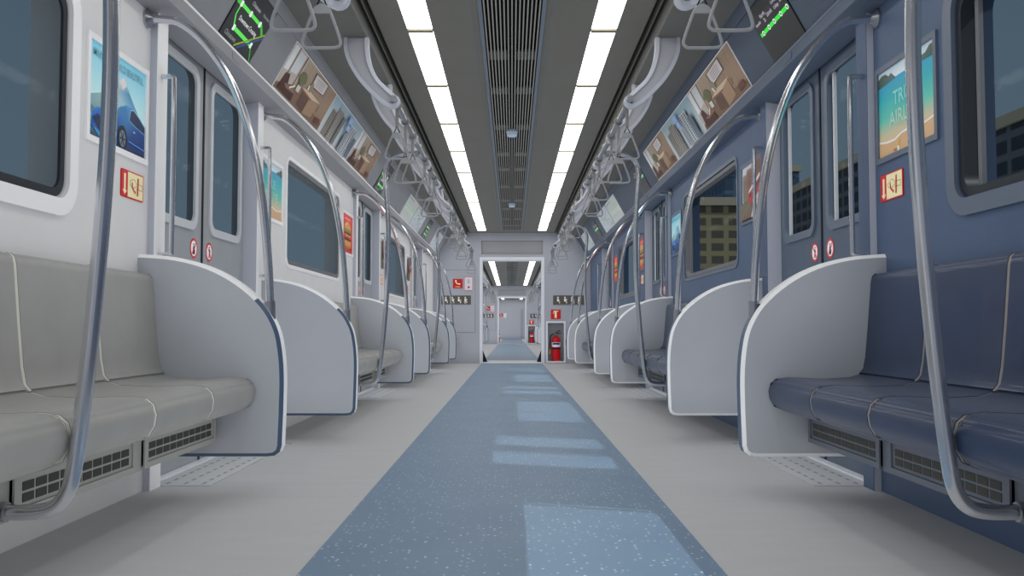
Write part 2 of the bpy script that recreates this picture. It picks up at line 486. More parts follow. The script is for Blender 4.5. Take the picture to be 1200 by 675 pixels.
def art_burger(w, h):
    A = Art(w, h); A.rect(0, 1, 0, 1, (222, 48, 44), (232, 62, 56))
    for (a, b) in ((.26, .36), (.39, .46), (.49, .58), (.61, .74)): A.rect(a, b, .875, .905, (246, 214, 196))
    def bun(y0, y1, c0, c1):
        n = 14; return [(.5 + .32 * math.cos(PI * i / n), y0 + (y1 - y0) * math.sin(PI * i / n)) for i in range(n + 1)]
    A.poly(bun(.62, .82, 0, 0), (226, 160, 74)); A.poly([(.28, .70), (.36, .78), (.5, .80), (.42, .73)], (246, 206, 130))
    A.rect(.16, .84, .57, .63, (98, 128, 50)); A.poly([(.14, .58), (.24, .53), (.36, .57), (.5, .53), (.64, .57), (.78, .53), (.86, .58), (.8, .62), (.2, .62)], (120, 150, 60))
    A.rect(.18, .82, .47, .54, (78, 36, 22)); A.poly([(.16, .48), (.84, .48), (.7, .42), (.56, .47), (.4, .40), (.28, .46)], (240, 184, 50))
    A.rect(.18, .82, .39, .42, (190, 46, 34)); A.rect(.18, .82, .31, .38, (66, 30, 20)); A.poly([(.16, .32), (.84, .32), (.74, .26), (.5, .30), (.3, .25)], (236, 170, 60))
    A.rect(.2, .8, .17, .27, (206, 134, 58), (232, 172, 92)); A.poly([(.2, .17), (.8, .17), (.7, .11), (.3, .11)], (190, 116, 48))
    A.poly([(.66, .09), (.9, .09), (.92, .14), (.72, .15)], (110, 60, 26))
    return A
def art_room(w, h):
    A = Art(w, h); A.mute = .35
    A.poly([(0, 0), (1, 0), (1, 1), (0, 1)], 0, [(150,112,82), (168,124,88), (176,138,104), (204,178,146)])
    for i in range(9): A.line([(.32 + i * .08, .12), (.30 + i * .085, 1)], .004, (160, 128, 98))
    A.poly([(0, .12), (.26, .34), (.28, 1), (0, 1)], (196, 178, 158)); A.poly([(0, .42), (.07, .46), (.07, .97), (0, .97)], (222, 226, 226))
    A.poly([(.1, .48), (.21, .53), (.22, .96), (.1, .96)], (206, 212, 216)); A.line([(.085, .2), (.085, 1)], .016, (146, 112, 88)); A.line([(.235, .3), (.245, 1)], .018, (130, 92, 68))
    A.poly([(0, 0), (0, .12), (.26, .33), (1, .17), (1, 0)], (140, 96, 66))
    A.poly([(.50, .62), (.48, .93), (.78, .97), (.78, .68)], (110, 80, 66)); A.poly([(.515, .645), (.50, .915), (.765, .95), (.765, .70)], (218, 206, 204))
    for i in range(4): A.line([(.55, .70 + i * .05), (.72, .735 + i * .05)], .006, (180, 166, 166))
    A.poly([(.42, .08), (.42, .46), (.58, .44), (.58, .02)], (112, 68, 46)); A.poly([(.58, .02), (.58, .44), (.76, .47), (.76, .10)], (178, 132, 90))
    A.poly([(.38, .44), (.52, .52), (.80, .50), (.62, .41)], (222, 184, 140)); A.poly([(.38, .44), (.62, .41), (.62, .37), (.38, .40)], (150, 100, 66))
    A.poly([(.47, .50), (.46, .60), (.52, .61), (.53, .52)], (226, 224, 216)); A.disc(.515, .60, .03, (150, 140, 100))
    for k in range(9):
        a = PI * (.2 + .6 * k / 8)
        A.line([(.33, .42), (.33 + .09 * math.cos(a), .42 + .30 * math.sin(a))], .018, (106 + 6 * (k % 3), 116, 62))
    A.poly([(.30, .28), (.30, .42), (.36, .42), (.36, .28)], (212, 208, 198))
    A.poly([(.04, .04), (.06, .40), (.12, .44), (.16, .24), (.30, .22), (.32, .03)], (88, 40, 30)); A.poly([(.10, .22), (.28, .28), (.34, .20), (.16, .16)], (156, 100, 76))
    A.line([(.20, .22), (.27, .34)], .012, (232, 222, 210)); A.poly([(.84, .06), (.84, .2), (.94, .24), (.98, .1)], (120, 64, 44)); A.line([(.8, .3), (.8, .46)], .006, (110, 70, 50))
    return A
def art_towers(w, h):
    A = Art(w, h); A.rect(0, 1, 0, 1, (196, 206, 208), (150, 178, 190))
    def tower(a0, a1, b1, c, dk, cols):
        A.rect(a0, a1, 0, b1, c); n = 13; k = (a1 - a0) / cols
        for i in range(n):
            for j in range(cols):
                y = b1 * (.04 + .94 * i / n); A.rect(a0 + k * (j + .22), a0 + k * (j + .8), y, y + b1 * .04, dk)
    tower(.06, .20, .72, (158, 152, 142), (92, 88, 84), 3); tower(.20, .34, .86, (176, 170, 160), (78, 78, 78), 3)
    tower(.36, .43, .78, (146, 142, 136), (86, 88, 92), 2)
    tower(.62, .82, .80, (200, 204, 206), (76, 92, 106), 3); tower(.82, .92, .60, (120, 136, 150), (70, 84, 98), 2); tower(.55, .62, .5, (180, 186, 190), (90, 104, 116), 1)
    A.rect(.47, .60, .74, .92, (138, 170, 214)); A.rect(.50, .60, .56, .70, (150, 178, 214))
    for i in range(3): A.rect(.49, .58, .78 + .045 * i, .795 + .045 * i, (190, 208, 230))
    return A
def art_map_line(w, h):
    A = Art(w, h); A.rect(0, 1, 0, 1, (206, 212, 206), (214, 220, 214))
    A.rect(.04, .96, .52, .56, (64, 208, 84)); A.rect(.04, .96, .62, .63, (150, 160, 150))
    for i in range(9): A.disc(.1 + i * .1, .54, .012, (245, 248, 245))
    for i in range(9): A.rect(.085 + i * .1, .095 + i * .1, .65, .78, (160, 168, 164))
    A.rect(.04, .5, .88, .92, (170, 178, 172)); A.rect(.04, .9, .2, .215, (176, 184, 178)); A.rect(.04, .7, .28, .295, (176, 184, 178))
    return A
def art_map_net(w, h):
    A = Art(w, h); A.rect(0, 1, 0, 1, (198, 208, 214), (208, 216, 220))
    for pts, c in (([(.1, .3), (.35, .45), (.5, .5), (.9, .8)], (150, 180, 214)), ([(.2, .85), (.4, .6), (.5, .5), (.7, .2)], (206, 160, 160)),
                   ([(.1, .6), (.4, .62), (.6, .4), (.92, .38)], (160, 200, 160)), ([(.5, .1), (.48, .4), (.55, .7), (.5, .92)], (214, 190, 140))):
        A.line(pts, .014, c)
        for p in pts: A.disc(p[0], p[1], .016, (245, 246, 248))
    A.rect(.06, .3, .9, .94, (170, 180, 190)); A.rect(.75, .95, .08, .2, (182, 192, 200))
    return A
def art_screen_branch(w, h):
    A = Art(w, h); A.rect(0, 1, 0, 1, (42, 43, 45), (36, 37, 39))
    G, G2 = (96, 236, 84), (60, 170, 50)
    A.line([(.5, .98), (.86, .98)], .05, (42, 43, 45))
    A.line([(.0, .62), (.16, .62)], .05, (70, 200, 60))
    A.line([(.12, .60), (.12, .42), (.22, .24)], .022, G); A.line([(.1, .62), (.80, .62)], .038, G)
    A.line([(.80, .62), (.93, .50)], .04, (60, 180, 50)); A.line([(.22, .24), (.80, .24)], .042, G)
    A.line([(1, .56), (.42, .02)], .026, (136, 156, 44)); A.line([(1, .50), (.50, .02)], .03, (46, 76, 130)); A.line([(.80, .24), (.96, .0)], .026, G2)
    for (a, b) in ((.12, .62), (.42, .62), (.74, .62), (.22, .24), (.80, .24)): A.poly([(a - .025, b - .05), (a + .025, b - .05), (a + .025, b + .05), (a - .025, b + .05)], (245, 245, 245))
    A.text('State', .14, .78, .07, (200, 202, 200)); A.text('Chinatown', .46, .78, .07, (190, 192, 190), wmax=.26); A.text('Haymarket', .80, .78, .07, (160, 162, 160), wmax=.28)
    A.text('Downtown Crossing', .50, .42, .11, (240, 240, 240), wmax=.56); A.text('Chinatown', .24, .10, .085, (150, 156, 150), wmax=.32)
    return A
def art_screen_line(w, h):
    A = Art(w, h); A.rect(0, 1, 0, 1, (38, 40, 38), (34, 36, 34))
    A.line([(.04, .52), (.98, .52)], .042, (40, 236, 44))
    xs = (.94, .74, .52, .34, .14)
    for x in xs: A.disc(x, .52, .029, (240, 230, 240)); A.disc(x, .52, .015, (20, 60, 24))
    for x, t in zip(xs, (('Sullivan',), ('Community', 'College'), ('Schools',), ('North', 'St'), ('Haymarket',))):
        for i, s in enumerate(t): A.text(s, x, .70 - .0 * i + (.07 if len(t) == 2 and i == 0 else 0) - (.03 if i else 0), .075, (206, 196, 210), wmax=.17)
    return A
def art_fire(w, h):
    A = Art(w, h); A.rect(0, 1, 0, 1, (214, 36, 36)); A.rect(.28, .97, .04, .96, (250, 240, 190))
    A.rect(.11, .19, .2, .86, (250, 240, 200)); A.poly([(.05, .25), (.25, .25), (.15, .08)], (250, 240, 200))
    A.line([(.36, .62), (.50, .74), (.62, .70), (.66, .5), (.5, .4), (.36, .5), (.36, .62)], .012, (150, 140, 110)); A.line([(.66, .62), (.92, .60), (.92, .4), (.66, .42)], .012, (150, 140, 110))
    A.poly([(.69, .16), (.74, .16), (.76, .84), (.71, .84)], (206, 34, 34)); A.line([(.46, .62), (.48, .42), (.56, .3)], .035, (206, 34, 34)); A.poly([(.53, .36), (.63, .3), (.6, .2)], (206, 34, 34))
    return A
def art_no(lean, w=.09, h=.09):
    A = Art(w, h); A.disc(.5, .5, .5, (222, 34, 36), 32); A.disc(.5, .5, .385, (246, 246, 246), 32)
    K = (28, 30, 34)
    if lean:
        A.disc(.46, .70, .06, K); A.poly([(.38, .2), (.62, .2), (.66, .38), (.54, .62), (.42, .62), (.36, .42)], K); A.line([(.5, .5), (.68, .6), (.66, .74)], .06, K)
        A.line([(.25, .22), (.76, .77)], .07, (222, 34, 36))
    else:
        A.disc(.54, .74, .055, K); A.poly([(.46, .42), (.47, .66), (.58, .66), (.60, .42)], K); A.line([(.5, .44), (.42, .2)], .07, K); A.line([(.55, .44), (.6, .2)], .07, K); A.line([(.56, .62), (.66, .48)], .05, K)
        A.line([(.24, .77), (.76, .22)], .07, (222, 34, 36))
    return A
def art_phone(w, h):
    A = Art(w, h); A.poly([(a / 1, b / 1) for a, b in rrect(0, 1, 0, 1, .06, 3)], (196, 30, 34))
    A.line([(.27, .80), (.32, .62), (.46, .48), (.70, .44)], .10, (240, 240, 205)); A.poly([(.2, .76), (.24, .88), (.38, .86), (.36, .72)], (240, 240, 205)); A.poly([(.62, .38), (.62, .54), (.76, .52), (.78, .40)], (240, 240, 205))
    A.rect(.24, .76, .12, .2, (214, 190, 120))
    return A
def art_ext_sign(w, h):
    A = Art(w, h); A.poly(rrect(0, 1, 0, 1, .06, 3), (200, 32, 34)); Y = (240, 236, 190)
    A.rect(.38, .6, .12, .72, Y); A.poly([(.38, .72), (.44, .82), (.56, .82), (.6, .72)], Y); A.poly([(.24, .78), (.3, .88), (.78, .88), (.78, .80)], Y); A.line([(.3, .8), (.24, .56)], .05, Y)
    return A
def art_priority(w, h):
    A = Art(w, h); A.rect(0, 1, 0, 1, (92, 86, 74))
    def fig(c, v):
        W = (236, 236, 240); k = h / w
        A.disc(c, .78, .026, W); A.poly([(c - .03, .36), (c - .025, .66), (c + .025, .66), (c + .03, .36)], W); A.line([(c, .40), (c + .05, .38), (c + .055, .16)], .022, W)
        A.line([(c - .01, .58), (c + .05, .50)], .016, W)
        if v % 2: A.disc(c + .05, .56, .02, W)
        if v == 2: A.line([(c + .07, .6), (c + .07, .14)], .012, W)
        if v == 3: A.disc(c - .0, .24, .035, W); A.disc(c, .24, .02, (92, 86, 74))
    for i, x in enumerate((.17, .39, .61, .83)): fig(x - .02, i)
    A.rect(.1, .9, .05, .075, (150, 146, 136))
    return A

# ------------------------------------------------------------------ dimensions (metres)
W = 1.365                     # wall face
DC = [4.02, 8.305, 12.59]     # door centres along the car
SC = [1.8775, 6.1625, 10.4475]  # seat-bay centres
END = 15.35
REAR = -1.15
SIDES = ((-1, 'L'), (1, 'R'))
WALLN = {-1: 'white wall', 1: 'blue-shaded wall'}  # the blue is shade put into the right wall's colour
SEATN = {-1: 'grey', 1: 'navy'}  # the navy is shade put into the right seats' colour
ORD = ['first', 'second', 'third', 'fourth', 'fifth', 'sixth', 'seventh', 'eighth', 'ninth', 'tenth', 'eleventh', 'twelfth',
       'thirteenth', 'fourteenth', 'fifteenth', 'sixteenth', 'seventeenth', 'eighteenth', 'nineteenth', 'twentieth', 'twenty-first', 'twenty-second', 'twenty-third', 'twenty-fourth']
WINZ = (0.99, 1.635)
Y2, END2 = 16.35, 34.4        # the next car
Y3, END3 = 35.3, 51.0
CZ = 2.263                    # ceiling

# ------------------------------------------------------------------ floor, runner
b = MB(); b.box(-1.62, 1.62, REAR - .3, END3 + .5, -.12, 0)
struct('floor', b, 'floor', 'smooth pale grey floor running through the whole train', 'floor')
b = MB()
b.box(-.523, .523, REAR, END + .0, 0, .002); b.box(-.523, .523, Y2 + .25, END2, 0, .002); b.box(-.523, .523, Y3 + .25, END3, 0, .002)
struct('trim_1', b, 'runner', 'blue speckled strip down the middle of the floor', 'floor strip')

# ------------------------------------------------------------------ side walls, windows
def wall_x(s, a, bb):
    return (s * a, s * bb)
win_n = 0; door_n = 0; trim_n = 1
for s, S in SIDES:
    wm = 'wall' + S
    b = MB()
    edges = [(REAR, -0.98)] if False else []
    # bays with a window opening
    bays = [(c - 1.4275, c + 1.4275, c) for c in SC] + [(DC[2] + .715, END + .02, None)]
    for (y0, y1, c) in bays:
        holes = [rrect(c - .82, c + .82, WINZ[0], WINZ[1], .06)] if c else []
        b.prism([(y0, 0), (y1, 0), (y1, 2.5), (y0, 2.5)], 'x', s * W, s * (W + .12), holes=holes)
    b.prism([(REAR, 0), (SC[0] - 1.4275, 0), (SC[0] - 1.4275, 2.5), (REAR, 2.5)], 'x', s * W, s * (W + .12))
    for d in DC:                                                  # above each doorway
        b.prism([(d - .715, 1.80), (d + .715, 1.80), (d + .715, 2.5), (d - .715, 2.5)], 'x', s * W, s * (W + .12))
    struct('wall_left' if s < 0 else 'wall_right', b, wm,
           ('smooth white side wall above and below the grey seats' if s < 0 else 'matte side wall coloured shaded blue above and below the shaded navy seats'), 'wall')
    for i, c in enumerate(SC):
        win_n += 1
        place = ('nearest the camera', 'between the first and second doors', 'between the second and third doors')[i]
        r = thing('window_%d' % win_n, (s * W, c, WINZ[0]), 'wide rounded tinted window in the %s %s' % (WALLN[s], place), 'window', None, 'structure')
        f = MB()
        big = .052 if i == 0 else .022
        f.prism(rrect(c - .82 - big, c + .82 + big, WINZ[0] - big, WINZ[1] + big, .06 + big), 'x', s * (W + .001), s * (W - (.012 if i == 0 else .005)),
                holes=[rrect(c - .819, c + .819, WINZ[0] + .001, WINZ[1] - .001, .06)])
        obj('window_frame', f, ('white' if s < 0 else 'rimR'), r, bevel=.003, seg=1)
        g = MB(); g.prism(rrect(c - .815, c + .815, WINZ[0] + .005, WINZ[1] - .005, .06), 'x', s * (W + .004), s * (W + (.013 if s < 0 else .06)),
                          holes=[rrect(c - .79, c + .79, WINZ[0] + .03, WINZ[1] - .03, .045)])
        obj('gasket', g, ('gasket' if i == 0 else 'reveal'), r)
        gd = .014 if s < 0 else .045
        p = MB(); p.prism(rrect(c - .80, c + .80, WINZ[0] + .02, WINZ[1] - .02, .05), 'x', s * (W + gd), s * (W + gd + .005))
        obj('glass_pane', p, 'glass' + S, r)
        q = MB(); s < 0 or q.box(s * (W + .03), s * (W + .044), c + .735, c + .755, WINZ[0] + .035, WINZ[1] - .035)
        if s > 0: obj('sash_bar', q, 'reveal', r)
    # outer skin below and above glass stays closed by the wall's own thickness

# ------------------------------------------------------------------ doors
def post_mb(s, y0, y1, S):
    """door post: aisle face takes the wall colour, the end faces are pale with bluish shade painted in"""
    b = MB()
    b.box(s * 1.34, s * 1.47, y0, y1, 0, 1.80, 1)
    b.box(s * 1.338, s * 1.3405, y0 + .001, y1 - .001, 0.0, 1.795, 0)
    return b
for s, S in SIDES:
    for i, d in enumerate(DC):
        door_n += 1
        r = thing('door_%d' % door_n, (s * 1.41, d, 0), '%s two-leaf sliding door in the %s, %s from the camera' % ('grey' if s < 0 else 'shaded blue', WALLN[s], ORD[i]),
                  'door', None, 'structure')
        for e in (-1, 1):
            y0, y1 = sorted((d + e * .003, d + e * .66))
            wy0, wy1 = sorted((d + e * .088, d + e * .545))
            wz0, wz1 = 1.045, 1.75
            lf = MB(); lf.prism([(y0, .012), (y1, .012), (y1, 1.84), (y0, 1.84)], 'x', s * 1.412, s * 1.45, holes=[rrect(wy0, wy1, wz0, wz1, .06)])
            leaf = obj('door_leaf', lf, 'door' + S, r)
            rm = MB(); rm.prism(rrect(wy0 - .012, wy1 + .012, wz0 - .012, wz1 + .012, .072), 'x', s * 1.413, s * 1.402, holes=[rrect(wy0 + .024, wy1 - .024, wz0 + .024, wz1 - .024, .045)])
            obj('window_rim', rm, 'rim' + S, leaf, bevel=.003, seg=1)
            gl = MB(); gd = 1.416 if s < 0 else 1.43
            gl.prism(rrect(wy0 + .004, wy1 - .004, wz0 + .004, wz1 - .004, .056), 'x', s * gd, s * (gd + .004))
            obj('glass_pane', gl, 'glass' + S, leaf)
            if s > 0:
                sb = MB(); sb.box(s * 1.416, s * 1.428, wy1 - .075, wy1 - .055, wz0 + .02, wz1 - .02); obj('sash_bar', sb, 'rimL', leaf)
            sl = MB(); sl.box(s * 1.408, s * 1.4125, *sorted((d + e * .0, d + e * .008)), .012, 1.80)
            obj('edge_seal', sl, 'black', leaf)
            sy = d + e * .10
            Uv = (0, -s, 0)
            O = (s * 1.412, sy + s * .045, .91)
            art_no(e < 0).build('prohibition_sticker', leaf, O, Uv, (0, 0, 1), (-s, 0, 0))
        for e in (-1, 1):
            y0, y1 = sorted((d + e * .615, d + e * .715))
            po = obj('door_post', post_mb(s, y0, y1, S), ['white' if s < 0 else 'wallR', 'lavender'], r)  # lavender is the bluish shade painted on the end faces
            gy = d + e * .67
            gb = MB(); gb.tube(smooth([(s * 1.342, gy, 1.562), (s * 1.296, gy, 1.562), (s * 1.290, gy, 1.556), (s * 1.29, gy, .885), (s * 1.296, gy, .879), (s * 1.342, gy, .879)], 1), .0098, 10)
            obj('grab_bar', gb, 'steel', r)
        hd = MB(); hd.box(s * 1.37, s * 1.47, d - .615, d + .615, 1.80, 1.85)
        obj('door_header', hd, 'dark' if s < 0 else 'dark', r)
        si = MB(); si.box(s * 1.376, s * 1.413, d - .613, d + .613, 0, .010)
        obj('door_sill', si, 'sill', r)
        bk = MB(); bk.box(s * 1.462, s * 1.485, d - .70, d + .70, -.05, 1.0); bk.box(s * 1.462, s * 1.485, d - .70, d + .70, 1.78, 1.9)
        obj('outer_skin', bk, 'dark', r)
        # tread plate on the floor
        xs = [1.15]; ys = [d - .612]
        for rx in (1.19, 1.26, 1.33): xs += [rx - .006, rx + .006]
        for k in range(15): ys += [d - .58 + k * .083, d - .58 + k * .083 + .046]
        xs.append(1.376); ys.append(d + .612); ny = len(ys)
        pl = MB(); V = [(s * x, y, .003) for x in xs for y in ys]
        for ix in range(len(xs) - 1):
            for iy in range(ny - 1):
                pl.f.append([ix * ny + iy, (ix + 1) * ny + iy, (ix + 1) * ny + iy + 1, ix * ny + iy + 1]); pl.m.append(1 if ix % 2 and iy % 2 else 0)
        n0 = len(V); pl.v = V + [(x, y, 0) for x, y, z in V]
        rim = [ix * ny for ix in range(len(xs))] + [(len(xs) - 1) * ny + iy for iy in range(1, ny)] + [ix * ny + ny - 1 for ix in range(len(xs) - 2, -1, -1)] + [iy for iy in range(ny - 2, 0, -1)]
        for q in range(len(rim)):
            u, v = rim[q], rim[(q + 1) % len(rim)]
            pl.f.append([u, v, n0 + v, n0 + u]); pl.m.append(0)
        used = sorted({i for f in pl.f for i in f}); mp = {o: n for n, o in enumerate(used)}
        pl.v = [pl.v[i] for i in used]; pl.f = [[mp[i] for i in f] for f in pl.f]
        t = obj('tread_plate', pl, ['plate', 'dash'])
        tag(t, 'pale grey tactile plate at the foot of the %s door, %s from the camera' % ('grey' if s < 0 else 'shaded blue', ORD[i]), 'floor plate', 'tactile plates in front of the doors')

# ------------------------------------------------------------------ cove panels (sloping) and ledges
for s, S in SIDES:
    b = MB(); b.prism([(s * 1.105, 2.18), (s * 1.137, 2.132), (s * 1.141, 2.136), (s * 1.285, 1.874), (s * 1.40, 1.874), (s * 1.40, 2.3), (s * 1.105, 2.3)], 'y', REAR, END)
    trim_n += 1
    struct('trim_%d' % trim_n, b, 'panel' + S, '%s sloping panel between the side ceiling and the %s' % ('grey' if s < 0 else 'shaded blue', WALLN[s]), 'sloping panel')
    b = MB(); b.prism([(s * 1.285, 1.8735), (s * 1.268, 1.868), (s * 1.268, 1.812), (s * 1.278, 1.804), (s * 1.40, 1.785), (s * 1.40, 1.8735)], 'y', REAR, END)
    b.box(s * 1.2665, s * 1.280, REAR, END, 1.866, 1.877, 1)
    trim_n += 1
    struct('trim_%d' % trim_n, b, ['ledge' + S, 'white' if s < 0 else 'lipR'], '%s ledge along the top of the %s' % ('grey' if s < 0 else 'shaded blue grey', WALLN[s]), 'ledge')

# ------------------------------------------------------------------ ceiling, vent, lights
def ceiling(y0, y1, vent_end, nm, lab):
    b = MB()
    for s in (-1, 1):
        b.box(s * .175, s * .735, y0, y1, CZ, CZ + .02, 0)
        b.prism([(s * .735, CZ + .06), (s * .79, CZ + .06), (s * .79, CZ + .1), (s * .735, CZ + .1)], 'y', y0, y1, 2)
        b.box(s * .733, s * .737, y0, y1, CZ, CZ + .06, 2)
        b.box(s * .760, s * .764, y0, y1, CZ - .012, CZ + .06, 0)
        b.prism([(s * .787, CZ + .06), (s * .787, 2.183), (s * .79, 2.18), (s * 1.11, 2.18), (s * 1.11, 2.24), (s * .80, 2.24), (s * .80, CZ + .06)], 'y', y0, y1, 1)
    b.box(-.175, .175, vent_end, y1, CZ, CZ + .02, 0)
    b.box(-1.49, 1.49, y0, y1, 2.42, 2.5, 2)
    return struct(nm, b, ['ceil', 'ceil2', 'groove'], lab, 'ceiling')
ceiling(REAR, END, 14.8, 'ceiling', 'dark grey ceiling with recessed grooves above the aisle')
def vent(y0, y1, lab, full=True):
    r = thing('ceiling_vent', (0, (y0 + y1) / 2, CZ), lab, 'vent')
    f = MB()
    for s in (-1, 1):
        f.box(s * .156, s * .176, y0, y1, CZ - .010, CZ + .05)
        f.box(s * .208, s * .211, y0, y1, CZ - .0015, CZ + .001)
    f.box(-.176, .176, y1 - .02, y1, CZ - .010, CZ + .05)
    obj('vent_frame', f, 'ventframe', r)
    sl = MB(); n = 15
    for i in range(n):
        x = -.145 + .29 * i / (n - 1)
        sl.box(x - .0035, x + .0035, y0, y1 - .02, CZ - .004, CZ + .022)
    obj('slats', sl, 'slat', r)
    bk = MB(); bk.box(-.156, .156, y0, y1, CZ + .07, CZ + .08); obj('backing', bk, 'dark', r)
    y = y0 + .25
    while y < y1 - .5:
        for s in (-1, 1): c = MB(); c.box(s * .03, s * .15, y, y + .16, CZ + .024, CZ + .035); obj('crosspiece', c, 'slatx', r)
        y += .82 if int((y - y0) / .82) % 2 else 1.15
vent(REAR, 14.8, 'long slatted air vent with dark gaps down the near ceiling')
def light_panel(s, y0, y1):
    b = MB(); b.box(s * .441, s * .581, y0 + .009, y1 - .009, CZ - .0008, CZ - .0002)
    o = obj('light_panel', b, 'lamp')
    f = MB(); f.box(s * .441, s * .581, y1 - .022, y1 + .016, CZ - .011, CZ); obj('end_strip', f, 'lampstrip', o)
    return o
def lights(y_end, n, where, plist, first=1):
    for s in (-1, 1):
        proto = None
        for k in range(n):
            y1 = y_end - 1.125 * (n - 1 - k); y0 = y1 - 1.125
            lab = 'bright ceiling light panel, %s in the row over the %s side%s' % (ORD[k], WALLN[s].split()[0], where)
            if proto is None:
                proto = tag(light_panel(s, y0, y1), lab, 'ceiling light', 'ceiling light panels' + where)
                proto['_y'] = y0
            else:
                copy_tree(proto, (0, y0 - proto['_y'], 0), lab)
    for o in list(COL.objects):
        if '_y' in o: del o['_y']
lights(15.0, 13, '', None)
for k, (y, where) in enumerate(((7.4, 'nearer'), (11.75, 'farther'))):
    r = thing('ceiling_detector', (0, y, CZ - .05), 'small round pale blue detector under the slatted vent, the %s of two' % where, 'detector', 'detectors under the vent')
    b = MB(); b.lathe([(.0, -.048), (.036, -.048), (.044, -.040), (.046, -.012), (.05, -.012), (.05, .004), (.0, .004)], (0, y, CZ), 24)
    obj('body', b, 'detector', r)
    b = MB()
    for i in range(12):
        a = 2 * PI * i / 12; b.box(.047 * math.cos(a) - .006, .047 * math.cos(a) + .006, y + .047 * math.sin(a) - .006, y + .047 * math.sin(a) + .006, CZ - .012, CZ + .002)
    obj('notched_ring', b, 'steeld', r)

# ------------------------------------------------------------------ benches
SEATPROF = [(1.06, .300), (.985, .302), (.948, .318), (.932, .345), (.928, .375), (.936, .402), (.955, .418), (1.00, .424),
            (1.12, .419), (1.22, .424), (1.255, .434), (1.30, .434), (1.36, .40), (1.36, .30)]
BACKPROF = [(1.362, .43), (1.362, .795), (1.322, .800), (1.311, .790), (1.306, .77), (1.293, .62), (1.281, .50), (1.272, .455), (1.256, .436), (1.30, .425)]
SECLAB = ['nearest the camera', 'past the first doors', 'past the second doors', 'past the third doors']
def bench(s, S, c, half, nseg, heaters, lab):
    r = thing('bench_seat', (s * W, c, 0), lab, 'bench seat', 'padded benches along the %s' % WALLN[s])
    w = 2 * half / nseg
    for i in range(nseg):
        y0, y1 = c - half + i * w + (.008 if i else 0), c - half + (i + 1) * w - (.008 if i < nseg - 1 else 0)
        b = MB(); b.prism([(s * x, z) for x, z in SEATPROF], 'y', y0, y1); obj('seat_cushion', b, 'seat' + S, r, bevel=.010, seg=3, sharp=50)
        b = MB(); b.prism([(s * x, z) for x, z in BACKPROF], 'y', y0, y1); obj('backrest', b, 'seat' + S, r, bevel=.010, seg=3, sharp=50)
    for i in range(1, nseg):
        y = c - half + i * w
        b = MB()
        si = inset(SEATPROF, .0015); bi = inset(BACKPROF, .0015)
        b.prism([(s * x, z) for x, z in si], 'y', y - .011, y + .011); b.prism([(s * x, z) for x, z in bi], 'y', y - .011, y + .011)
        obj('piping', b, 'pipe' + S, r)
    hp = 2 * half / heaters
    for i in range(heaters):
        y0 = c - half + i * hp + .03; y1 = y0 + hp - .06
        b = MB(); b.box(s * 1.065, s * 1.362, y0, y1, .203, .302)
        # raised frame round the front
        b.prism([(y0, .195), (y1, .195), (y1, .302), (y0, .302)], 'x', s * 1.060, s * 1.078, holes=[[(y0 + .02, .212), (y1 - .02, .212), (y1 - .02, .294), (y0 + .02, .294)]])
        hb = obj('heater_box', b, 'heat' + S, r)
        g = MB(); n = 10; a0, a1 = y0 + .035, y1 - .035; k = (a1 - a0) / n
        for j in range(n):
            for zz in (.222, .247): g.box(s * 1.0635, s * 1.067, a0 + j * k + .004, a0 + (j + 1) * k - .004, zz, zz + .019)
        obj('grille_slots', g, 'slot', hb)
        b = MB(); b.box(s * 1.070, s * 1.362, y1 + .002, y1 + .058, .19, .302) if i < heaters - 1 else b.box(s * 1.085, s * 1.362, y1, y1 + .01, .205, .302)
        obj('heater_divider', b, 'heat' + S, r)
    return r
for s, S in SIDES:
    for i, c in enumerate(SC):
        bench(s, S, c, 1.3465, 6, 4, '%s padded bench seat along the %s, %s' % ('light grey' if s < 0 else 'shaded navy', WALLN[s], SECLAB[i]))
    bench(s, S, 14.375, .965, 4, 3, '%s padded bench seat along the %s, %s' % ('light grey' if s < 0 else 'shaded navy', WALLN[s], SECLAB[3]))

# ------------------------------------------------------------------ white curved partitions, arched poles
PT = [(1.366, .137), (.885, .137), (.86, .140), (.842, .153), (.835, .175)]
PC = catmull([(.831, .30), (.830, .42), (.838, .52), (.858, .605), (.909, .690), (1.0, .770), (1.109, .828), (1.232, .861), (1.366, .873)], 4)
OUTL = PT + PC
def partition(s, S, y, lab, cat_group):
    r = thing('seat_partition', (s * 1.1, y, .137), lab, 'partition panel', cat_group)
    h = .0375; bv = .013
    O = [(s * x, z) for x, z in OUTL]; I = inset(O, bv)
    I = [(o[0] if abs(abs(o[0]) - 1.366) < .001 else i[0], i[1]) for o, i in zip(O, I)]
    b = MB(); b.prism(I, 'y', y - h, y + h); obj('panel_board', b, 'part', r, sharp=20)
    n = len(O); t = MB()
    rings = [[(p[0], y - h, p[1]) for p in I], [(p[0], y - h + bv, p[1]) for p in O], [(p[0], y + h - bv, p[1]) for p in O], [(p[0], y + h, p[1]) for p in I]]
    V = [p for rr in rings for p in rr]
    for q in range(3):
        F = [(q * n + i, q * n + i + 1, (q + 1) * n + i + 1, (q + 1) * n + i) for i in range(n - 1)]
        for f in F:
            low = sum(V[i][2] for i in f) / 4 < .70
            t.add([V[i] for i in f], [(0, 1, 2, 3)], (1 if q == 1 else 0) if low else 2)
    mats = ['trimshade', 'white'] if s < 0 else ['white', 'trimshade']  # light and shade on the panel edges painted as white and dark blue
    mats.append('white'); obj('shaded_edge_trim', t, mats, r, sharp=25)
    return r
ARCH = catmull([(1.367, 1.755), (1.30, 1.752), (1.235, 1.738), (1.145, 1.662), (1.048, 1.520), (.977, 1.335), (.930, 1.12), (.901, .865), (.888, .63)], 5)
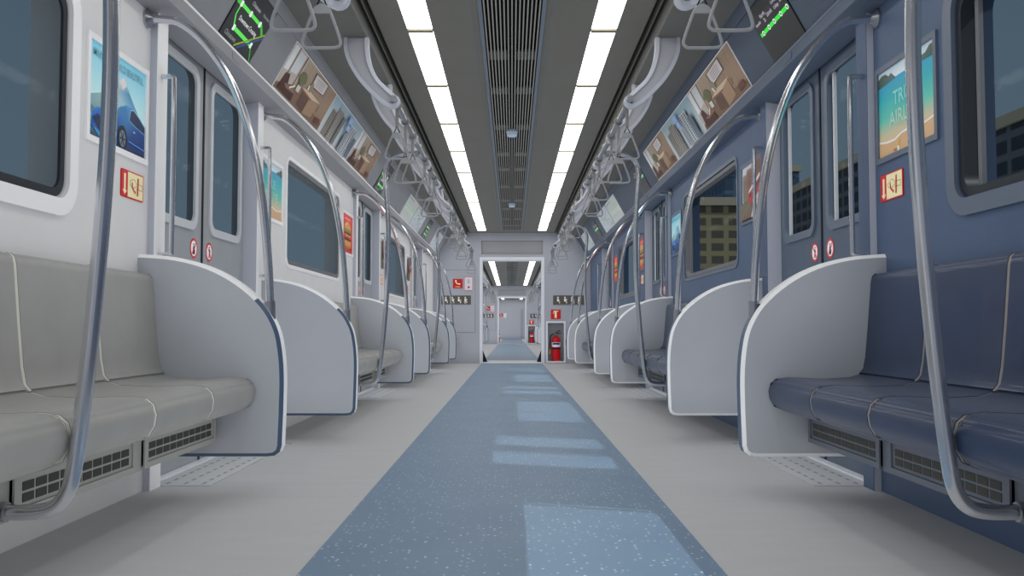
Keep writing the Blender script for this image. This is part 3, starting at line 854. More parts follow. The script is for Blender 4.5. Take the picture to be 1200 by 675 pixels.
def arch_pole(s, S, y, lab, grp):
    r = thing('arched_grab_pole', (s * .888, y, .63), lab, 'grab pole', grp)
    b = MB(); b.tube([(s * x, y, z) for x, z in ARCH], .0155, 16); obj('pole', b, 'steel', r)
    b = MB(); b.lathe([(.0, 0), (.034, 0), (.034, .008), (.024, .016), (.017, .03), (.0, .03)], (s * W, y, 1.755), 20, axis='x')
    if s > 0: b.v = [(2 * s * W - p[0], p[1], p[2]) for p in b.v]
    obj('flange', b, 'steeld', r)
    b = MB(); b.tube([(s * .8885, y, .635), (s * .8905, y, .70)], .019, 16); obj('collar', b, 'steeld', r)
    return r
STEP = [(SC[0] + 1.385), (SC[1] - 1.385), (SC[1] + 1.385), (SC[2] - 1.385), (SC[2] + 1.385), DC[2] + .7575]
for s, S in SIDES:
    p0 = partition(s, S, STEP[0], 'white curved partition panel, %s from the camera beside the %s seats' % (ORD[0], SEATN[s]), 'white partitions at the bench ends')
    a0 = arch_pole(s, S, STEP[0], 'arched steel grab pole rising from the %s white partition beside the %s seats' % (ORD[0], SEATN[s]), 'arched poles on the partitions')
    for i, y in enumerate(STEP[1:], 1):
        copy_tree(p0, (0, y - STEP[0], 0), 'white curved partition panel, %s from the camera beside the %s seats' % (ORD[i], SEATN[s]))
        copy_tree(a0, (0, y - STEP[0], 0), 'arched steel grab pole rising from the %s white partition beside the %s seats' % (ORD[i], SEATN[s]))

# ------------------------------------------------------------------ poles in front of the benches
SPOLE = catmull([(.655, 1.822), (.72, 1.822), (.79, 1.816), (.845, 1.788), (.877, 1.735), (.888, 1.66), (.878, 1.54), (.862, 1.30), (.862, 1.05), (.872, .82), (.890, .58), (.905, .43), (.918, .32), (.930, .262), (.955, .228), (1.0, .216), (1.0705, .216)], 5)
def seat_pole(s, y, lab):
    r = thing('seat_grab_pole', (s * .9, y, .2), lab, 'grab pole', 'tall poles in front of the benches')
    b = MB(); b.tube([(s * x, y, z) for x, z in SPOLE], .0165, 16); obj('pole', b, 'steel', r)
    b = MB(); b.lathe([(.0, 0), (.021, 0), (.021, .012), (.0, .012)], (s * 1.058 if s > 0 else s * 1.070, y, .216), 18, axis='x'); obj('lower_flange', b, 'steeld', r)
    b = MB(); b.lathe([(.0, 0), (.024, 0), (.024, .03), (.0, .03)], (s * .665 - .015, y, 1.822), 18, axis='x'); obj('upper_clamp', b, 'steeld', r)
    return r
for s, S in SIDES:
    for i, c in enumerate(SC):
        seat_pole(s, c, 'tall curved steel pole in front of the %s bench %s' % (SEATN[s], SECLAB[i]))

# ------------------------------------------------------------------ overhead rails with brackets, hanging handles
def cv(pts):
    return [((600 - (390 + x / 5.62)) * .00458, .6 + (385 - (30 + y / 5.62)) * .00458) for x, y in pts]
BO = catmull(cv([(58, 62), (62, 150), (95, 240), (150, 330), (220, 410), (300, 485), (350, 520)]), 3)
BI = catmull(cv([(410, 448), (350, 392), (290, 330), (245, 240), (226, 150), (222, 62)]), 3)
cx, cz = .642, 1.8415
ang0 = math.atan2(BO[-1][1] - cz, BO[-1][0] - cx); ang1 = math.atan2(BI[0][1] - cz, BI[0][0] - cx)
rad0 = math.hypot(BO[-1][1] - cz, BO[-1][0] - cx); rad1 = math.hypot(BI[0][1] - cz, BI[0][0] - cx)
if ang1 > ang0: ang1 -= 2 * PI
EN = [(cx + (rad0 + (rad1 - rad0) * t) * math.cos(ang0 + (ang1 - ang0) * t), cz + (rad0 + (rad1 - rad0) * t) * math.sin(ang0 + (ang1 - ang0) * t)) for t in [k / 8 for k in range(1, 8)]]
BRK = [(BO[0][0], 2.182)] + BO[1:] + EN + BI[:-1] + [(BI[-1][0], 2.182)]
def bracket(s, y, parent):
    O = [(s * x, z) for x, z in BRK]; I = inset(O, .020)
    I[0] = (I[0][0], 2.182); I[-1] = (I[-1][0], 2.182)
    b = MB(); n = len(O); h = .026
    V = []; 
    for (P, yy) in ((I, y - h + .014), (I, y - h), (O, y - h + .004), (O, y + h - .004), (I, y + h), (I, y + h - .014)):
        V += [(p[0], yy, p[1]) for p in P]
    for q in range(5):
        b.add(V, [(q * n + i, q * n + (i + 1) % n, (q + 1) * n + (i + 1) % n, (q + 1) * n + i) for i in range(n)], 0)
    b.add(V, [tuple(range(n)), tuple(5 * n + i for i in range(n))], 1)
    return obj('bracket', b, ['bracket', 'bracketface'], parent)
RX, RZ = .638, 1.838
def rail(s, ys, y0, y1, lab, grp):
    r = thing('overhead_handrail', (s * RX, (y0 + y1) / 2, RZ), lab, 'handrail', grp)
    b = MB(); b.tube([(s * RX, y0, RZ), (s * RX, y1, RZ)], .0155, 16); obj('rail', b, 'steeld', r)
    for y in ys:
        bracket(s, y, r)
        c = MB(); c.tube([(s * RX, y - .05, RZ), (s * RX, y + .05, RZ)], .019, 16); obj('collar', c, 'steeld', r)
    return r
def handle(s, y, drop, lab, grp):
    """hanging handle; drop = length of webbing under the rail"""
    x = s * RX; zt = RZ - .016 - drop
    r = thing('hanging_handle', (x, y, RZ), lab, 'hanging handle', grp)
    b = MB(); b.tube([(x + .021 * math.cos(t), y, RZ + .021 * math.sin(t)) for t in [2 * PI * i / 16 for i in range(16)]], .006, 8, closed=True)
    b.box(x - .009, x + .009, y - .003, y + .003, zt, RZ - .016); obj('strap', b, 'strap', r, bevel=.001, seg=1)
    b = MB(); b.tube([(x - .017, y, zt - .036), (x, y, zt + .004), (x + .017, y, zt - .036)], .0035, 8); obj('clip', b, 'black', r)
    zb = zt - .178; za = zt - .03
    pts = [(-.050, 0), (.050, 0), (.0635, .008), (.0645, .026), (.034, .110), (.022, .138), (.0, .147), (-.022, .138), (-.034, .110), (-.0645, .026), (-.0635, .008)]
    P = smooth(pts + [pts[0]], 2)[:-1]
    b = MB(); b.tube([(x + a, y, zb + c) for a, c in P], .0053, 10, closed=True)
    b.prism([(x - .030, zb + .118), (x + .030, zb + .118), (x + .024, zb + .136), (x + .012, zb + .146), (x - .012, zb + .146), (x - .024, zb + .136)], 'y', y - .005, y + .005)
    obj('grip_ring', b, 'ring', r)
    return r
HOFF = [(-1.29, 0), (-.90, 1), (-.51, 0), (.28, 0), (.67, 1), (1.05, 0)]
HS, HL = .106, .176
for s, S in SIDES:
    for i, c in enumerate(SC):
        rail(s, [c - 1.39, c - .463, c + .463, c + 1.39] if i else [c + .463, c + 1.39], c - 1.42 if i else c + .1, c + 1.42,
             'overhead handrail on white brackets above the %s bench %s' % (SEATN[s], SECLAB[i]), 'overhead handrails')
    rail(s, [13.2, 14.35], 13.15, 14.6, 'overhead handrail on white brackets above the %s bench %s' % (SEATN[s], SECLAB[3]), 'overhead handrails')
    ys = [(SC[0] + o, k) for o, k in HOFF[4:]] + [(c + o, k) for c in SC[1:] for o, k in HOFF] + [(13.5, 0), (13.9, 1), (14.25, 0)]
    protos = {}
    for i, (y, k) in enumerate(ys):
        lab = 'grey triangular hanging handle, %s strap, %s from camera above %s seats' % ('long' if k else 'short', ORD[i], SEATN[s])
        if k not in protos: protos[k] = handle(s, y, HL if k else HS, lab, 'hanging handles'); protos[k]['_y'] = y
        else: copy_tree(protos[k], (0, y - protos[k]['_y'], 0), lab)
    for p in protos.values(): yy = p['_y']
    for o in list(COL.objects):
        if '_y' in o: del o['_y']

# ------------------------------------------------------------------ posters, signs, screens
def wall_poster(name, s, yc, zc, w, h, art, label, cat, framemat, border=.018, group=None, x=W):
    r = thing(name, (s * x, yc, zc - h / 2), label, cat, group)
    f = MB(); f.prism([(yc - w/2, zc - h/2), (yc + w/2, zc - h/2), (yc + w/2, zc + h/2), (yc - w/2, zc + h/2)], 'x', s * (x + .0005), s * (x - .008),
                      holes=[[(yc - w/2 + border, zc - h/2 + border), (yc + w/2 - border, zc - h/2 + border), (yc + w/2 - border, zc + h/2 - border), (yc - w/2 + border, zc + h/2 - border)]])
    obj('poster_frame', f, framemat, r, bevel=.003, seg=1)
    a = art(w - 2 * border, h - 2 * border)
    O = (s * x, yc + s * (w / 2 - border), zc - h / 2 + border)
    a.build('print', r, O, (0, -s, 0), (0, 0, 1), (-s, 0, 0))
    return r
PW, PH, PZ = .475, .355, 1.383
ART = {'car': (art_car, 'blue car before a snowy peak'), 'beach': (art_beach, 'turquoise beach and pale lettering'), 'train': (art_train, 'red train below brown towers'), 'burger': (art_burger, 'tall burger on red')}
PL = [(-1, 0, 1, 'car'), (1, 0, 1, 'beach'), (-1, 1, -1, 'beach'), (-1, 1, 1, 'burger'), (1, 1, -1, 'train'), (1, 1, 1, 'car'),
      (-1, 2, -1, 'train'), (-1, 2, 1, 'train'), (1, 2, -1, 'burger'), (1, 2, 1, 'burger')]
for s, i, e, k in PL:
    fn, d = ART[k]
    wall_poster('framed_poster', s, SC[i] + e * 1.165, PZ, PW, PH, fn, 'poster of %s on the %s, %s the %s window' % (d, WALLN[s], 'before' if e < 0 else 'past', ORD[i]),
                'poster', 'white' if s < 0 else 'rimR', .02)
def flat_sign(name, s, yc, zc, w, h, art, label, cat, x=W):
    r = thing(name, (s * x, yc, zc - h / 2), label, cat)
    b = MB(); b.prism(rrect(yc - w/2, yc + w/2, zc - h/2, zc + h/2, .008, 3), 'x', s * (x + .0005), s * (x - .003)); obj('sign_plate', b, 'red', r)
    a = art(w - .002, h - .002); a.build('print', r, (s * (x - .003), yc + s * (w / 2 - .001), zc - h / 2 + .001), (0, -s, 0), (0, 0, 1), (-s, 0, 0), base=.0006)
for s, i, e in ((-1, 0, 1), (1, 0, 1), (-1, 2, -1), (-1, 2, 1), (1, 2, -1)):
    flat_sign('emergency_handle_sign', s, SC[i] + e * (1.285 if i == 0 else 1.19), 1.112, .187, .098, art_fire,
              'red and cream emergency handle sign under the %s poster on the %s' % ('nearest' if i == 0 else ('fourth' if e < 0 else 'farthest') if s < 0 else 'first burger', WALLN[s]), 'sign')
# sloped ads: plane through (1.28,1.884) and (1.139,2.13)
p0, p1 = Vector((1.2795, 0, 1.884)), Vector((1.1415, 0, 2.1345))
SL = (p1 - p0).length; SV = (p1 - p0) / SL
def slope_sheet(name, s, y0, y1, v0, v1, art, label, cat, group=None, material='print', body='white', bw=.006):
    V = Vector((s * SV.x, 0, SV.z)); N = Vector((-s * SV.z, 0, -SV.x)).normalized() 
    N = Vector((-s * abs(SV.z), 0, -abs(SV.x))).normalized()
    base = Vector((s * p0.x, 0, p0.z)) + V * (v0 * SL)
    r = thing(name, (base.x, (y0 + y1) / 2, base.z), label, cat, group)
    H = (v1 - v0) * SL
    b = MB(); q = []
    for nn in (-.004, .004):
        for (y, vv) in ((y0, 0), (y1, 0), (y1, H), (y0, H)): q.append(base + Vector((0, y, 0)) + V * vv + N * nn)
    b.add(q, [(0,1,2,3), (7,6,5,4), (0,4,5,1), (1,5,6,2), (2,6,7,3), (3,7,4,0)]); obj('backing_board' if material == 'print' else 'screen_housing', b, body, r)
    a = art(y1 - y0 - 2 * bw, H - 2 * bw)
    ys = (y0 + bw) if s < 0 else (y1 - bw)
    a.build('print' if material == 'print' else 'display', r, base + Vector((0, ys, 0)) + V * bw + N * .004, (0, -s, 0), V, N, material, base=.0008)
    return r
for s, S in SIDES:
    ya = 4.655; L = 7.66 - ya
    for k, (f0, f1, fn, d) in enumerate(((0, .355, art_room, 'nearer of two brown office interior adverts'), (.358, .69, art_towers, 'pale blue advert with two grey towers'), (.693, 1, art_room, 'farther of two brown office interior adverts'))):
        slope_sheet('ceiling_advert', s, ya + f0 * L, ya + f1 * L, 0.01, .985, fn, '%s on the sloping panel above the %s' % (d, WALLN[s]), 'advert', 'adverts on the sloping panels', body='panel' + S if False else 'white')
    slope_sheet('route_map', s, 10.0, 10.88, 0.02, .97, art_map_line, 'pale route map with one green line, above the %s' % WALLN[s], 'map', 'maps on the sloping panels')
    slope_sheet('route_map', s, 10.92, 11.9, 0.02, .97, art_map_net, 'pale blue network map with crossing lines, above the %s' % WALLN[s], 'map', 'maps on the sloping panels')
    slope_sheet('route_map', s, 13.6, 14.7, 0.02, .97, art_map_net, 'farthest pale network map near the end wall, above the %s' % WALLN[s], 'map', 'maps on the sloping panels')
    for i, d in enumerate(DC):
        slope_sheet('display_screen', s, d - .225, d + .225, 0.0, .985, art_screen_branch if s < 0 else art_screen_line,
                    'black route display with green line over the %s door, %s from the camera' % ('grey' if s < 0 else 'shaded blue', ORD[i]), 'display screen', 'route displays over the doors', 'screen', 'black', .004)
        r = MB(); r.prism(rrect(d - .055, d + .055, 1.824, 1.856, .008, 3), 'x', s * 1.2685, s * 1.2655)
        tag(obj('door_indicator', r, 'ledge' + S, bevel=.001, seg=1), 'small blank indicator plate on the ledge over the %s door, %s from the camera' % ('grey' if s < 0 else 'shaded blue', ORD[i]), 'indicator', 'indicator plates over the doors')

# ------------------------------------------------------------------ end walls and gangways
def end_wall(y, nm, lab, thick=.3):
    b = MB()
    door = [(-.517, .0), (.517, .0), (.517, 1.787), (-.517, 1.787)]
    n0, n1, m0, m1 = .60, .915, .02, .715
    tr = [(-.535, 1.885), (.535, 1.885), (.535, 2.125), (-.535, 2.125)]
    # the door reaches the floor: the sheet is a bridge with two holes
    out = [(-1.40, 0), (-.517, 0), (-.517, 1.787), (.517, 1.787), (.517, 0), (1.40, 0), (1.40, 2.42), (-1.40, 2.42)]
    b.prism(out, 'y', y, y + .10, holes=[tr, [(n0, m0), (n1, m0), (n1, m1), (n0, m1)]])
    b.prism(out, 'y', y + .16, y + thick)
    for x0, x1 in ((-1.4, -.517), (.517, n0), (n1, 1.4)): b.box(x0, x1, y + .1, y + .16, 0, 1.787)
    b.box(n0, n1, y + .1, y + .16, m1, 1.787); b.box(-.6, .6, y + .055, y + .1, 1.84, 2.15)
    b.box(-1.4, 1.4, y + .1, y + .16, 1.787, 2.42)
    w = struct(nm, b, 'endwall', lab, 'wall')
    t = MB(); t.box(-.534, .534, y + .045, y + .054, 1.886, 2.124); tag(obj('transom_shade_panel', t, 'niche'), 'recessed grey panel toned with shade above the doorway in the ' + ('near end wall' if y < 20 else 'second car end wall'), 'transom', None, 'structure')  # recess shade put into the panel's darker tone
    return w
def door_trim(y, n, lab):
    b = MB()
    for s in (-1, 1): b.box(s * .513, s * .560, y - .012, y + .302, 0, 1.84)
    b.box(-.513, .513, y - .012, y + .302, 1.785, 1.84)
    b.box(-.56, .56, y - .02, y + .3, 0, .008)
    struct('trim_%d' % n, b, 'endtrim', lab, 'door trim', bevel=.004)
def cabinet(y, lab):
    n0, n1, m0, m1 = .60, .915, .02, .715
    r = thing('extinguisher_cabinet', ((n0 + n1) / 2, y, m0), lab, 'cabinet')
    b = MB(); b.prism([(n0 - .012, m0 - .012), (n1 + .012, m0 - .012), (n1 + .012, m1 + .012), (n0 - .012, m1 + .012)], 'y', y - .012, y + .01, holes=[rrect(n0 + .018, n1 - .018, m0 + .018, m1 - .018, .015, 3)])
    obj('cabinet_frame', b, 'endtrim', r, bevel=.003, seg=1)
    b = MB()
    b.box(n0 + .001, n0 + .006, y + .004, y + .155, m0 + .001, m1 - .001); b.box(n1 - .006, n1 - .001, y + .004, y + .155, m0 + .001, m1 - .001)
    b.box(n0 + .001, n1 - .001, y + .004, y + .155, m0 + .001, m0 + .016); b.box(n0 + .001, n1 - .001, y + .004, y + .155, m1 - .006, m1 - .001); b.box(n0 + .001, n1 - .001, y + .150, y + .157, m0, m1)
    obj('niche_lining', b, 'niche', r)
def extinguisher(x, y, z, lab, sc=1.0):
    r = thing('fire_extinguisher', (x, y, z), lab, 'fire extinguisher')
    b = MB(); b.lathe([(0, 0), (.068, 0), (.074, .006), (.074, .36), (.070, .385), (.055, .41), (.034, .424), (.022, .43), (.022, .445), (0, .445)], (x, y, z), 28); obj('cylinder', b, 'red', r)
    b = MB(); b.lathe([(.0745, .245), (.0752, .245), (.0752, .325), (.0745, .325)], (x, y, z), 28); b.f = b.f[:-2]; b.m = b.m[:-2]; obj('label_band', b, 'label', r)
    b = MB(); b.lathe([(.0753, .285), (.0757, .285), (.0757, .318), (.0753, .318)], (x, y, z), 28); b.f = [f for f in b.f[:-2] if all(b.v[i][1] < y - .04 for i in f)]; b.m = [0] * len(b.f); obj('label_mark', b, 'navy', r)
    b = MB(); b.lathe([(.0745, .205), (.0756, .205), (.0756, .232), (.0745, .232)], (x, y, z), 28); b.f = b.f[:-2]; b.m = b.m[:-2]; obj('strap_band', b, 'black', r)
    b = MB(); b.lathe([(0, .44), (.017, .44), (.017, .475), (.012, .48), (0, .48)], (x, y, z), 14); b.tube([(x, y, z + .462), (x - .03, y, z + .466)], .008, 8); obj('valve', b, 'steeld', r)
    b = MB(); b.tube([(x - .012, y, z + .478), (x + .04, y - .004, z + .486), (x + .088, y - .004, z + .482)], .007, 8); b.tube([(x - .012, y, z + .484), (x + .03, y - .004, z + .515), (x + .075, y - .004, z + .528)], .007, 8); obj('lever', b, 'black', r)
    b = MB(); b.tube(smooth([(x - .028, y, z + .466), (x - .075, y, z + .462), (x - .102, y, z + .43), (x - .104, y - .01, z + .30), (x - .104, y - .01, z + .2)], 2), .0085, 8); obj('hose', b, 'black', r)
    b = MB(); b.tube([(x - .104, y - .01, z + .205), (x - .108, y - .01, z + .165), (x - .114, y - .01, z + .122)], [.009, .011, .016], 10); obj('nozzle', b, 'yellow', r)
    return r
def y_sign(name, x0, x1, z0, z1, y, art, lab, cat, plate):
    r = thing(name, ((x0 + x1) / 2, y, z0), lab, cat)
    b = MB(); b.prism(rrect(x0, x1, z0, z1, .006, 2), 'y', y - .005, y + .0005); obj('sign_plate', b, plate, r)
    art(x1 - x0 - .002, z1 - z0 - .002).build('print', r, (x0 + .001, y - .005, z0 + .001), (1, 0, 0), (0, 0, 1), (0, -1, 0), base=.001, step=.0004)
def end_fittings(y, where):
    y_sign('emergency_phone_sign', -1.022, -.857, 1.295, 1.458, y - .006, art_phone, 'square red emergency phone sign on the ' + where, 'sign', 'red')
    r = thing('intercom', (-.75, y, 1.25), 'grey intercom box with red outline and red button on the ' + where, 'intercom')
    b = MB(); b.box(-.832, -.674, y - .018, y, 1.25, 1.50); obj('housing', b, 'endtrim', r, bevel=.004)
    b = MB(); b.prism(rrect(-.829, -.677, 1.253, 1.497, .012, 3), 'y', y - .0205, y - .0175, holes=[rrect(-.821, -.685, 1.261, 1.489, .008, 3)]); obj('red_outline', b, 'red', r)
    b = MB(); b.lathe([(0, 0), (.018, 0), (.018, .012), (0, .012)], (-.75, y - .03, 1.315), 16, axis='y'); obj('button', b, 'red', r)
    b = MB()
    for k in range(4): b.box(-.772, -.728, y - .0205, y - .0175, 1.385 + k * .018, 1.391 + k * .018)
    obj('speaker_slots', b, 'slatx', r)
    y_sign('priority_seat_sign', -1.222, -.712, 1.015, 1.17, y - .006, art_priority, 'olive sign with four white figures, left of the doorway in the ' + where, 'sign', 'signbrown')
    y_sign('priority_seat_sign', .712, 1.262, 1.008, 1.172, y, art_priority, 'olive sign with four white figures, right of the doorway in the ' + where, 'sign', 'signbrown')
    y_sign('extinguisher_sign', .672, .842, .762, .927, y, art_ext_sign, 'square red fire extinguisher sign above the cabinet on the ' + where, 'sign', 'red')
    cabinet(y, 'recessed grey cabinet holding the red extinguisher in the ' + where)
    extinguisher(.765, y + .076, .036, 'red fire extinguisher with white label in the cabinet of the ' + where)
    r = MB(); r.prism(rrect(-1.24, -.642, .537, 1.612, .01, 2), 'y', y - .006, y + .001)
    tag(obj('wall_hatch', r, 'endwall', bevel=.002, seg=1), 'large flush hatch panel left of the doorway in the ' + where, 'hatch', None, 'structure')
    r = MB(); r.prism(rrect(-1.246, -.636, .531, 1.618, .01, 2), 'y', y - .0012, y + .001)
    tag(obj('hatch_seam', r, 'slatx'), 'thin dark seam around the flush hatch in the ' + where, 'seam', None, 'structure')
end_wall(END, 'wall_end', 'pale lavender end wall with a doorway into the next car'); door_trim(END, 6, 'pale trim framing the doorway of the near end wall')
end_fittings(END, 'near end wall')
b = MB()
for s in (-1, 1): b.box(s * .545, s * .75, END + .302, Y2, -.02, 2.2); b.prism([(s * .545, 0), (s * .44, 0), (s * .545, .28)], 'y', END + .5, END + .56)
b.box(-.75, .75, END + .302, Y2, 1.95, 2.2)
struct('gangway', b, 'black', 'black folded gangway between the near car and the next', 'gangway')
b = MB(); b.box(-.53, .53, END + .302, Y2 + .25, 0, .006); struct('gangway_plate', b, 'plate', 'pale plate on the floor of the first gangway', 'floor plate')

def far_car(y0, y1, dc, name, tag_, fittings=True):
    for s, S in SIDES:
        b = MB(); b.box(s * W, s * (W + .12), y0, y1, 0, 2.5)
        struct('wall_left' if s < 0 else 'wall_right', b, 'wallL' if s < 0 else 'wallR', '%s side wall of the %s' % ('white' if s < 0 else 'blue-shaded', name), 'wall')
        b = MB(); b.prism([(s * 1.105, 2.18), (s * 1.137, 2.132), (s * 1.285, 1.874), (s * 1.268, 1.868), (s * 1.268, 1.812), (s * 1.40, 1.785), (s * 1.40, 2.3), (s * 1.105, 2.3)], 'y', y0, y1)
        struct('cove_panel', b, 'panel' + S, '%s sloping panel in the %s' % ('grey' if s < 0 else 'shaded blue', name), 'sloping panel')
    b = MB()
    for s in (-1, 1): b.box(s * .545, s * 1.4, y0, y0 + .25, 0, 2.42)
    b.box(-.545, .545, y0, y0 + .25, 1.95, 2.42)
    struct('wall_near', b, 'endwall', 'near end wall of the %s, seen edge on' % name, 'wall')
    ceiling(y0, y1, y1 - .55, 'ceiling', 'dark grey ceiling of the ' + name)
    vent(y0 + .3, y1 - .55, 'slatted air vent in the ceiling of the ' + name)
far_car(Y2, END2, None, 'second car', 2)
lights(END2 - .4, 13, ' in the second car', None)
end_wall(END2, 'wall_end', 'pale end wall of the second car with its own doorway'); door_trim(END2, 7, 'pale trim framing the doorway of the second car end wall')
end_fittings(END2, 'second car end wall')
SC2 = [END2 - (END - c) for c in SC]; DC2 = [END2 - (END - c) for c in DC]
for s, S in SIDES:
    for i, c in enumerate(SC2[1:], 1):
        rail(s, [c - 1.39, c - .463, c + .463, c + 1.39], c - 1.42, c + 1.42, 'overhead handrail, %s of three over the %s side of the second car' % (ORD[i - 1], WALLN[s].split()[0]), 'overhead handrails of the second car')
    rail(s, [32.25, 33.4], 32.2, 33.65, 'overhead handrail, third of three over the %s side of the second car' % WALLN[s].split()[0], 'overhead handrails of the second car')
    ys = [(c + o, k) for c in SC2[1:] for o, k in HOFF] + [(32.55, 0), (32.95, 1), (33.3, 0)]
    src = {}
    for i, (y, k) in enumerate(ys):
        lab = 'tiny hanging handle, %s along the %s side of the second car' % (ORD[i], WALLN[s].split()[0])
        if k not in src: src[k] = (handle(s, y, HL if k else HS, lab, 'hanging handles of the second car'), y)
        else: copy_tree(src[k][0], (0, y - src[k][1], 0), lab)
    ps = [SC2[1] + 1.385, SC2[2] - 1.385, SC2[2] + 1.385, DC2[2] + .7575]
    a0 = None
    for i, y in enumerate(ps):
        l1 = 'white curved partition panel, %s along the %s side of the second car' % (ORD[i], WALLN[s].split()[0])
        l2 = 'arched steel pole on the %s partition, %s side of the second car' % (ORD[i], WALLN[s].split()[0])
        if a0 is None: pp = partition(s, S, y, l1, 'white partitions of the second car'); a0 = arch_pole(s, S, y, l2, 'arched poles of the second car'); yb = y
        else: copy_tree(pp, (0, y - yb, 0), l1); copy_tree(a0, (0, y - yb, 0), l2)
    for i, c in enumerate(SC2[1:]):
        seat_pole(s, c, 'tall curved steel pole, %s along the %s side of the second car' % (('nearer', 'farther')[i], WALLN[s].split()[0]))
# third car
b = MB()
for s in (-1, 1): b.box(s * .545, s * .75, END2 + .302, Y3, -.02, 2.2)
b.box(-.75, .75, END2 + .302, Y3, 1.95, 2.2)
struct('gangway', b, 'black', 'black folded gangway between the second car and the third', 'gangway')
far_car(Y3, END3, None, 'third car', 3)
lights(END3 - .4, 12, ' in the third car', None)
b = MB(); b.box(-1.4, 1.4, END3, END3 + .2, 0, 2.42); struct('wall_end', b, 'endwall', 'plain closed end wall at the far end of the train', 'wall')
b = MB(); b.box(.50, .62, END3 - .03, END3 - .001, .1, 1.7); tag(obj('door_edge', b, 'niche'), 'dark narrow door edge at the right of the far end wall', 'door edge', None, 'structure')
y_sign('emergency_phone_sign', -.72, -.52, 1.29, 1.46, END3 - .002, art_phone, 'tiny red phone sign on the far closed end wall', 'sign', 'red')
b = MB(); b.box(-.48, -.32, END3 - .02, END3 - .001, 1.22, 1.48); tag(obj('intercom', b, 'endtrim', bevel=.003), 'tiny pale intercom box beside the far red phone sign', 'intercom')
extinguisher(-.60, 37.9, 0.0, 'red fire extinguisher on the floor at the left of the third car')

# rear closing wall behind the camera
b = MB(); b.box(-1.4, 1.4, REAR - .15, REAR, 0, 2.42); struct('wall_rear', b, 'endwall', 'pale wall closing the near car behind the viewpoint', 'wall')

# ------------------------------------------------------------------ outside
b = MB(); b.box(-300, 300, -200, 400, -1.6, -1.4); struct('ground', b, mat('asphalt', rgb(92, 94, 96), 0.9), 'grey ground outside the train', 'ground')
F1 = facade_mat('tan_facade', rgb(148, 137, 106), rgb(86, 83, 72), 1.3, .95)
F2 = facade_mat('dark_facade', rgb(92, 96, 104), rgb(44, 52, 62), 1.6, 1.1)
F3 = facade_mat('blue_facade', rgb(84, 106, 130), rgb(56, 76, 100), 1.8, 1.8)
def building(x0, x1, y0, y1, h, m, lab, cap):
    r = thing('building', ((x0 + x1) / 2, (y0 + y1) / 2, -1.4), lab, 'building', 'buildings beyond the windows')
    b = MB(); b.box(x0, x1, y0, y1, -1.4, h); obj('facade', b, m, r)
    b = MB(); b.prism([(x0 - .2, y0 - .2), (x1 + .2, y0 - .2), (x1 + .2, y1 + .2), (x0 - .2, y1 + .2)], 'z', h, h + .6, holes=[[(x0 + .3, y0 + .3), (x1 - .3, y0 + .3), (x1 - .3, y1 - .3), (x0 + .3, y1 - .3)]]); b.box(x0 + (x1 - x0) * .3, x0 + (x1 - x0) * .6, y0 + (y1 - y0) * .3, y0 + (y1 - y0) * .6, h, h + 1.4); obj('roof_parapet', b, cap, r)
CAPM = mat('pale_parapet', rgb(170, 160, 140), 0.8)
building(12.6, 17.0, 66, 84, 9.8, F1, 'tan building with dark window rows seen through the second window in the blue-shaded wall', CAPM)
building(26, 40, 20, 58, 11.2, F2, 'dark block seen through the nearest window in the blue-shaded wall', CAPM)
building(25, 40, 61, 86, 12.6, F2, 'dark block seen through the nearest shaded blue door', CAPM)
building(22.2, 30, 92, 108, 17, F3, 'blue tower beside the tan building', CAPM)
building(30, 44, 120, 150, 17, F1, 'tan block farther off behind the blue tower', CAPM)
for (x0, y0, y1, h, l) in ((-75, 150, 210, 8.0, 'nearer'), (-95, 230, 300, 12.0, 'farther')):
    building(x0 - 14, x0, y0, y1, h, F2, 'low hazy block, the %s of two beyond the white wall windows' % l, CAPM)

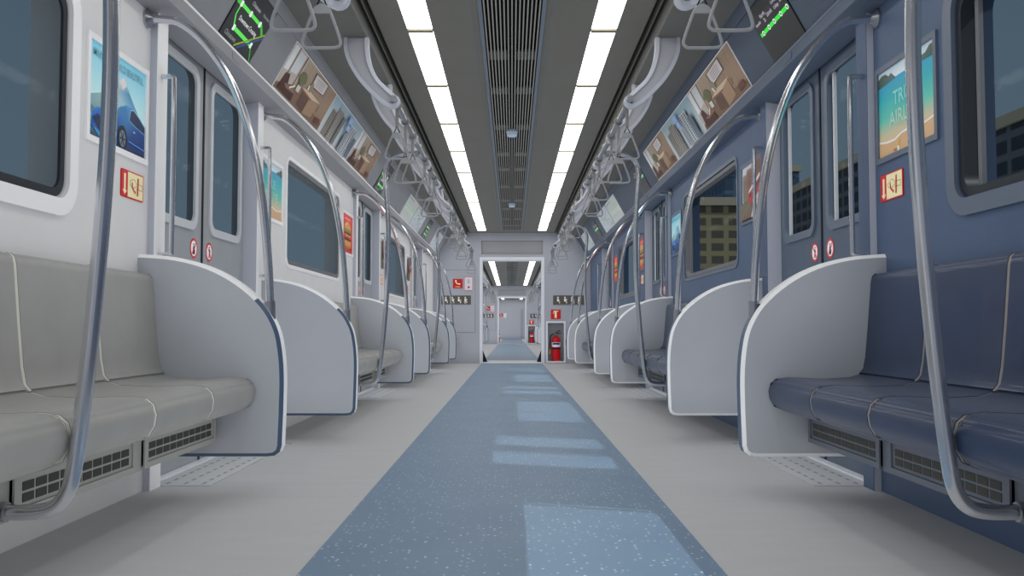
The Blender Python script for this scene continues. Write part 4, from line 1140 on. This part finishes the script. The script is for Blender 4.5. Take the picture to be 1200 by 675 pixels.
# ------------------------------------------------------------------ light, sky, camera
sun = bpy.data.lights.new('sun', 'SUN'); sun.energy = 9.0; sun.angle = math.radians(0.25); sun.color = (1.0, .97, .92)
so = bpy.data.objects.new('sun', sun); COL.objects.link(so)
d = Vector((-.885, .28, -1.0)).normalized()
so.rotation_euler = d.to_track_quat('-Z', 'Y').to_euler()
w = bpy.data.worlds.new('sky'); scene.world = w; w.use_nodes = True
nt = w.node_tree; nt.nodes.clear()
out = nt.nodes.new('ShaderNodeOutputWorld'); bg = nt.nodes.new('ShaderNodeBackground')
tc = nt.nodes.new('ShaderNodeTexCoord'); sp = nt.nodes.new('ShaderNodeSeparateXYZ'); cr = nt.nodes.new('ShaderNodeValToRGB')
nt.links.new(tc.outputs['Generated'], sp.inputs[0]); nt.links.new(sp.outputs['Z'], cr.inputs['Fac']); nt.links.new(cr.outputs['Color'], bg.inputs['Color']); nt.links.new(bg.outputs[0], out.inputs['Surface'])
cr.color_ramp.elements[0].position = 0.0; cr.color_ramp.elements[0].color = (.46, .60, .72, 1)
cr.color_ramp.elements[1].position = 0.5; cr.color_ramp.elements[1].color = (.32, .45, .59, 1)
bg.inputs['Strength'].default_value = 1.0

cam = bpy.data.cameras.new('camera'); co = bpy.data.objects.new('camera', cam); COL.objects.link(co)
cam.sensor_width = 36; cam.lens = 36 * 1039.2 / 1200; cam.clip_start = .05; cam.clip_end = 1000
co.location = (0, 0, .6); co.rotation_euler = (PI / 2 + math.atan(47.5 / 1039.2), 0, 0)
scene.camera = co
scene.view_settings.view_transform = 'Standard'; scene.view_settings.look = 'None'
scene.view_settings.exposure = -0.4; scene.view_settings.gamma = 1.0; scene.view_settings.use_curve_mapping = False
scene.cycles.use_fast_gi = True; scene.cycles.fast_gi_method = 'ADD'; w.light_settings.ao_factor = .58; w.light_settings.distance = .3
scene.cycles.use_denoising = True; scene.cycles.max_bounces = 8; scene.cycles.diffuse_bounces = 5; scene.cycles.transparent_max_bounces = 12
scene.cycles.sample_clamp_indirect = 6.0; scene.cycles.caustics_reflective = False; scene.cycles.caustics_refractive = False
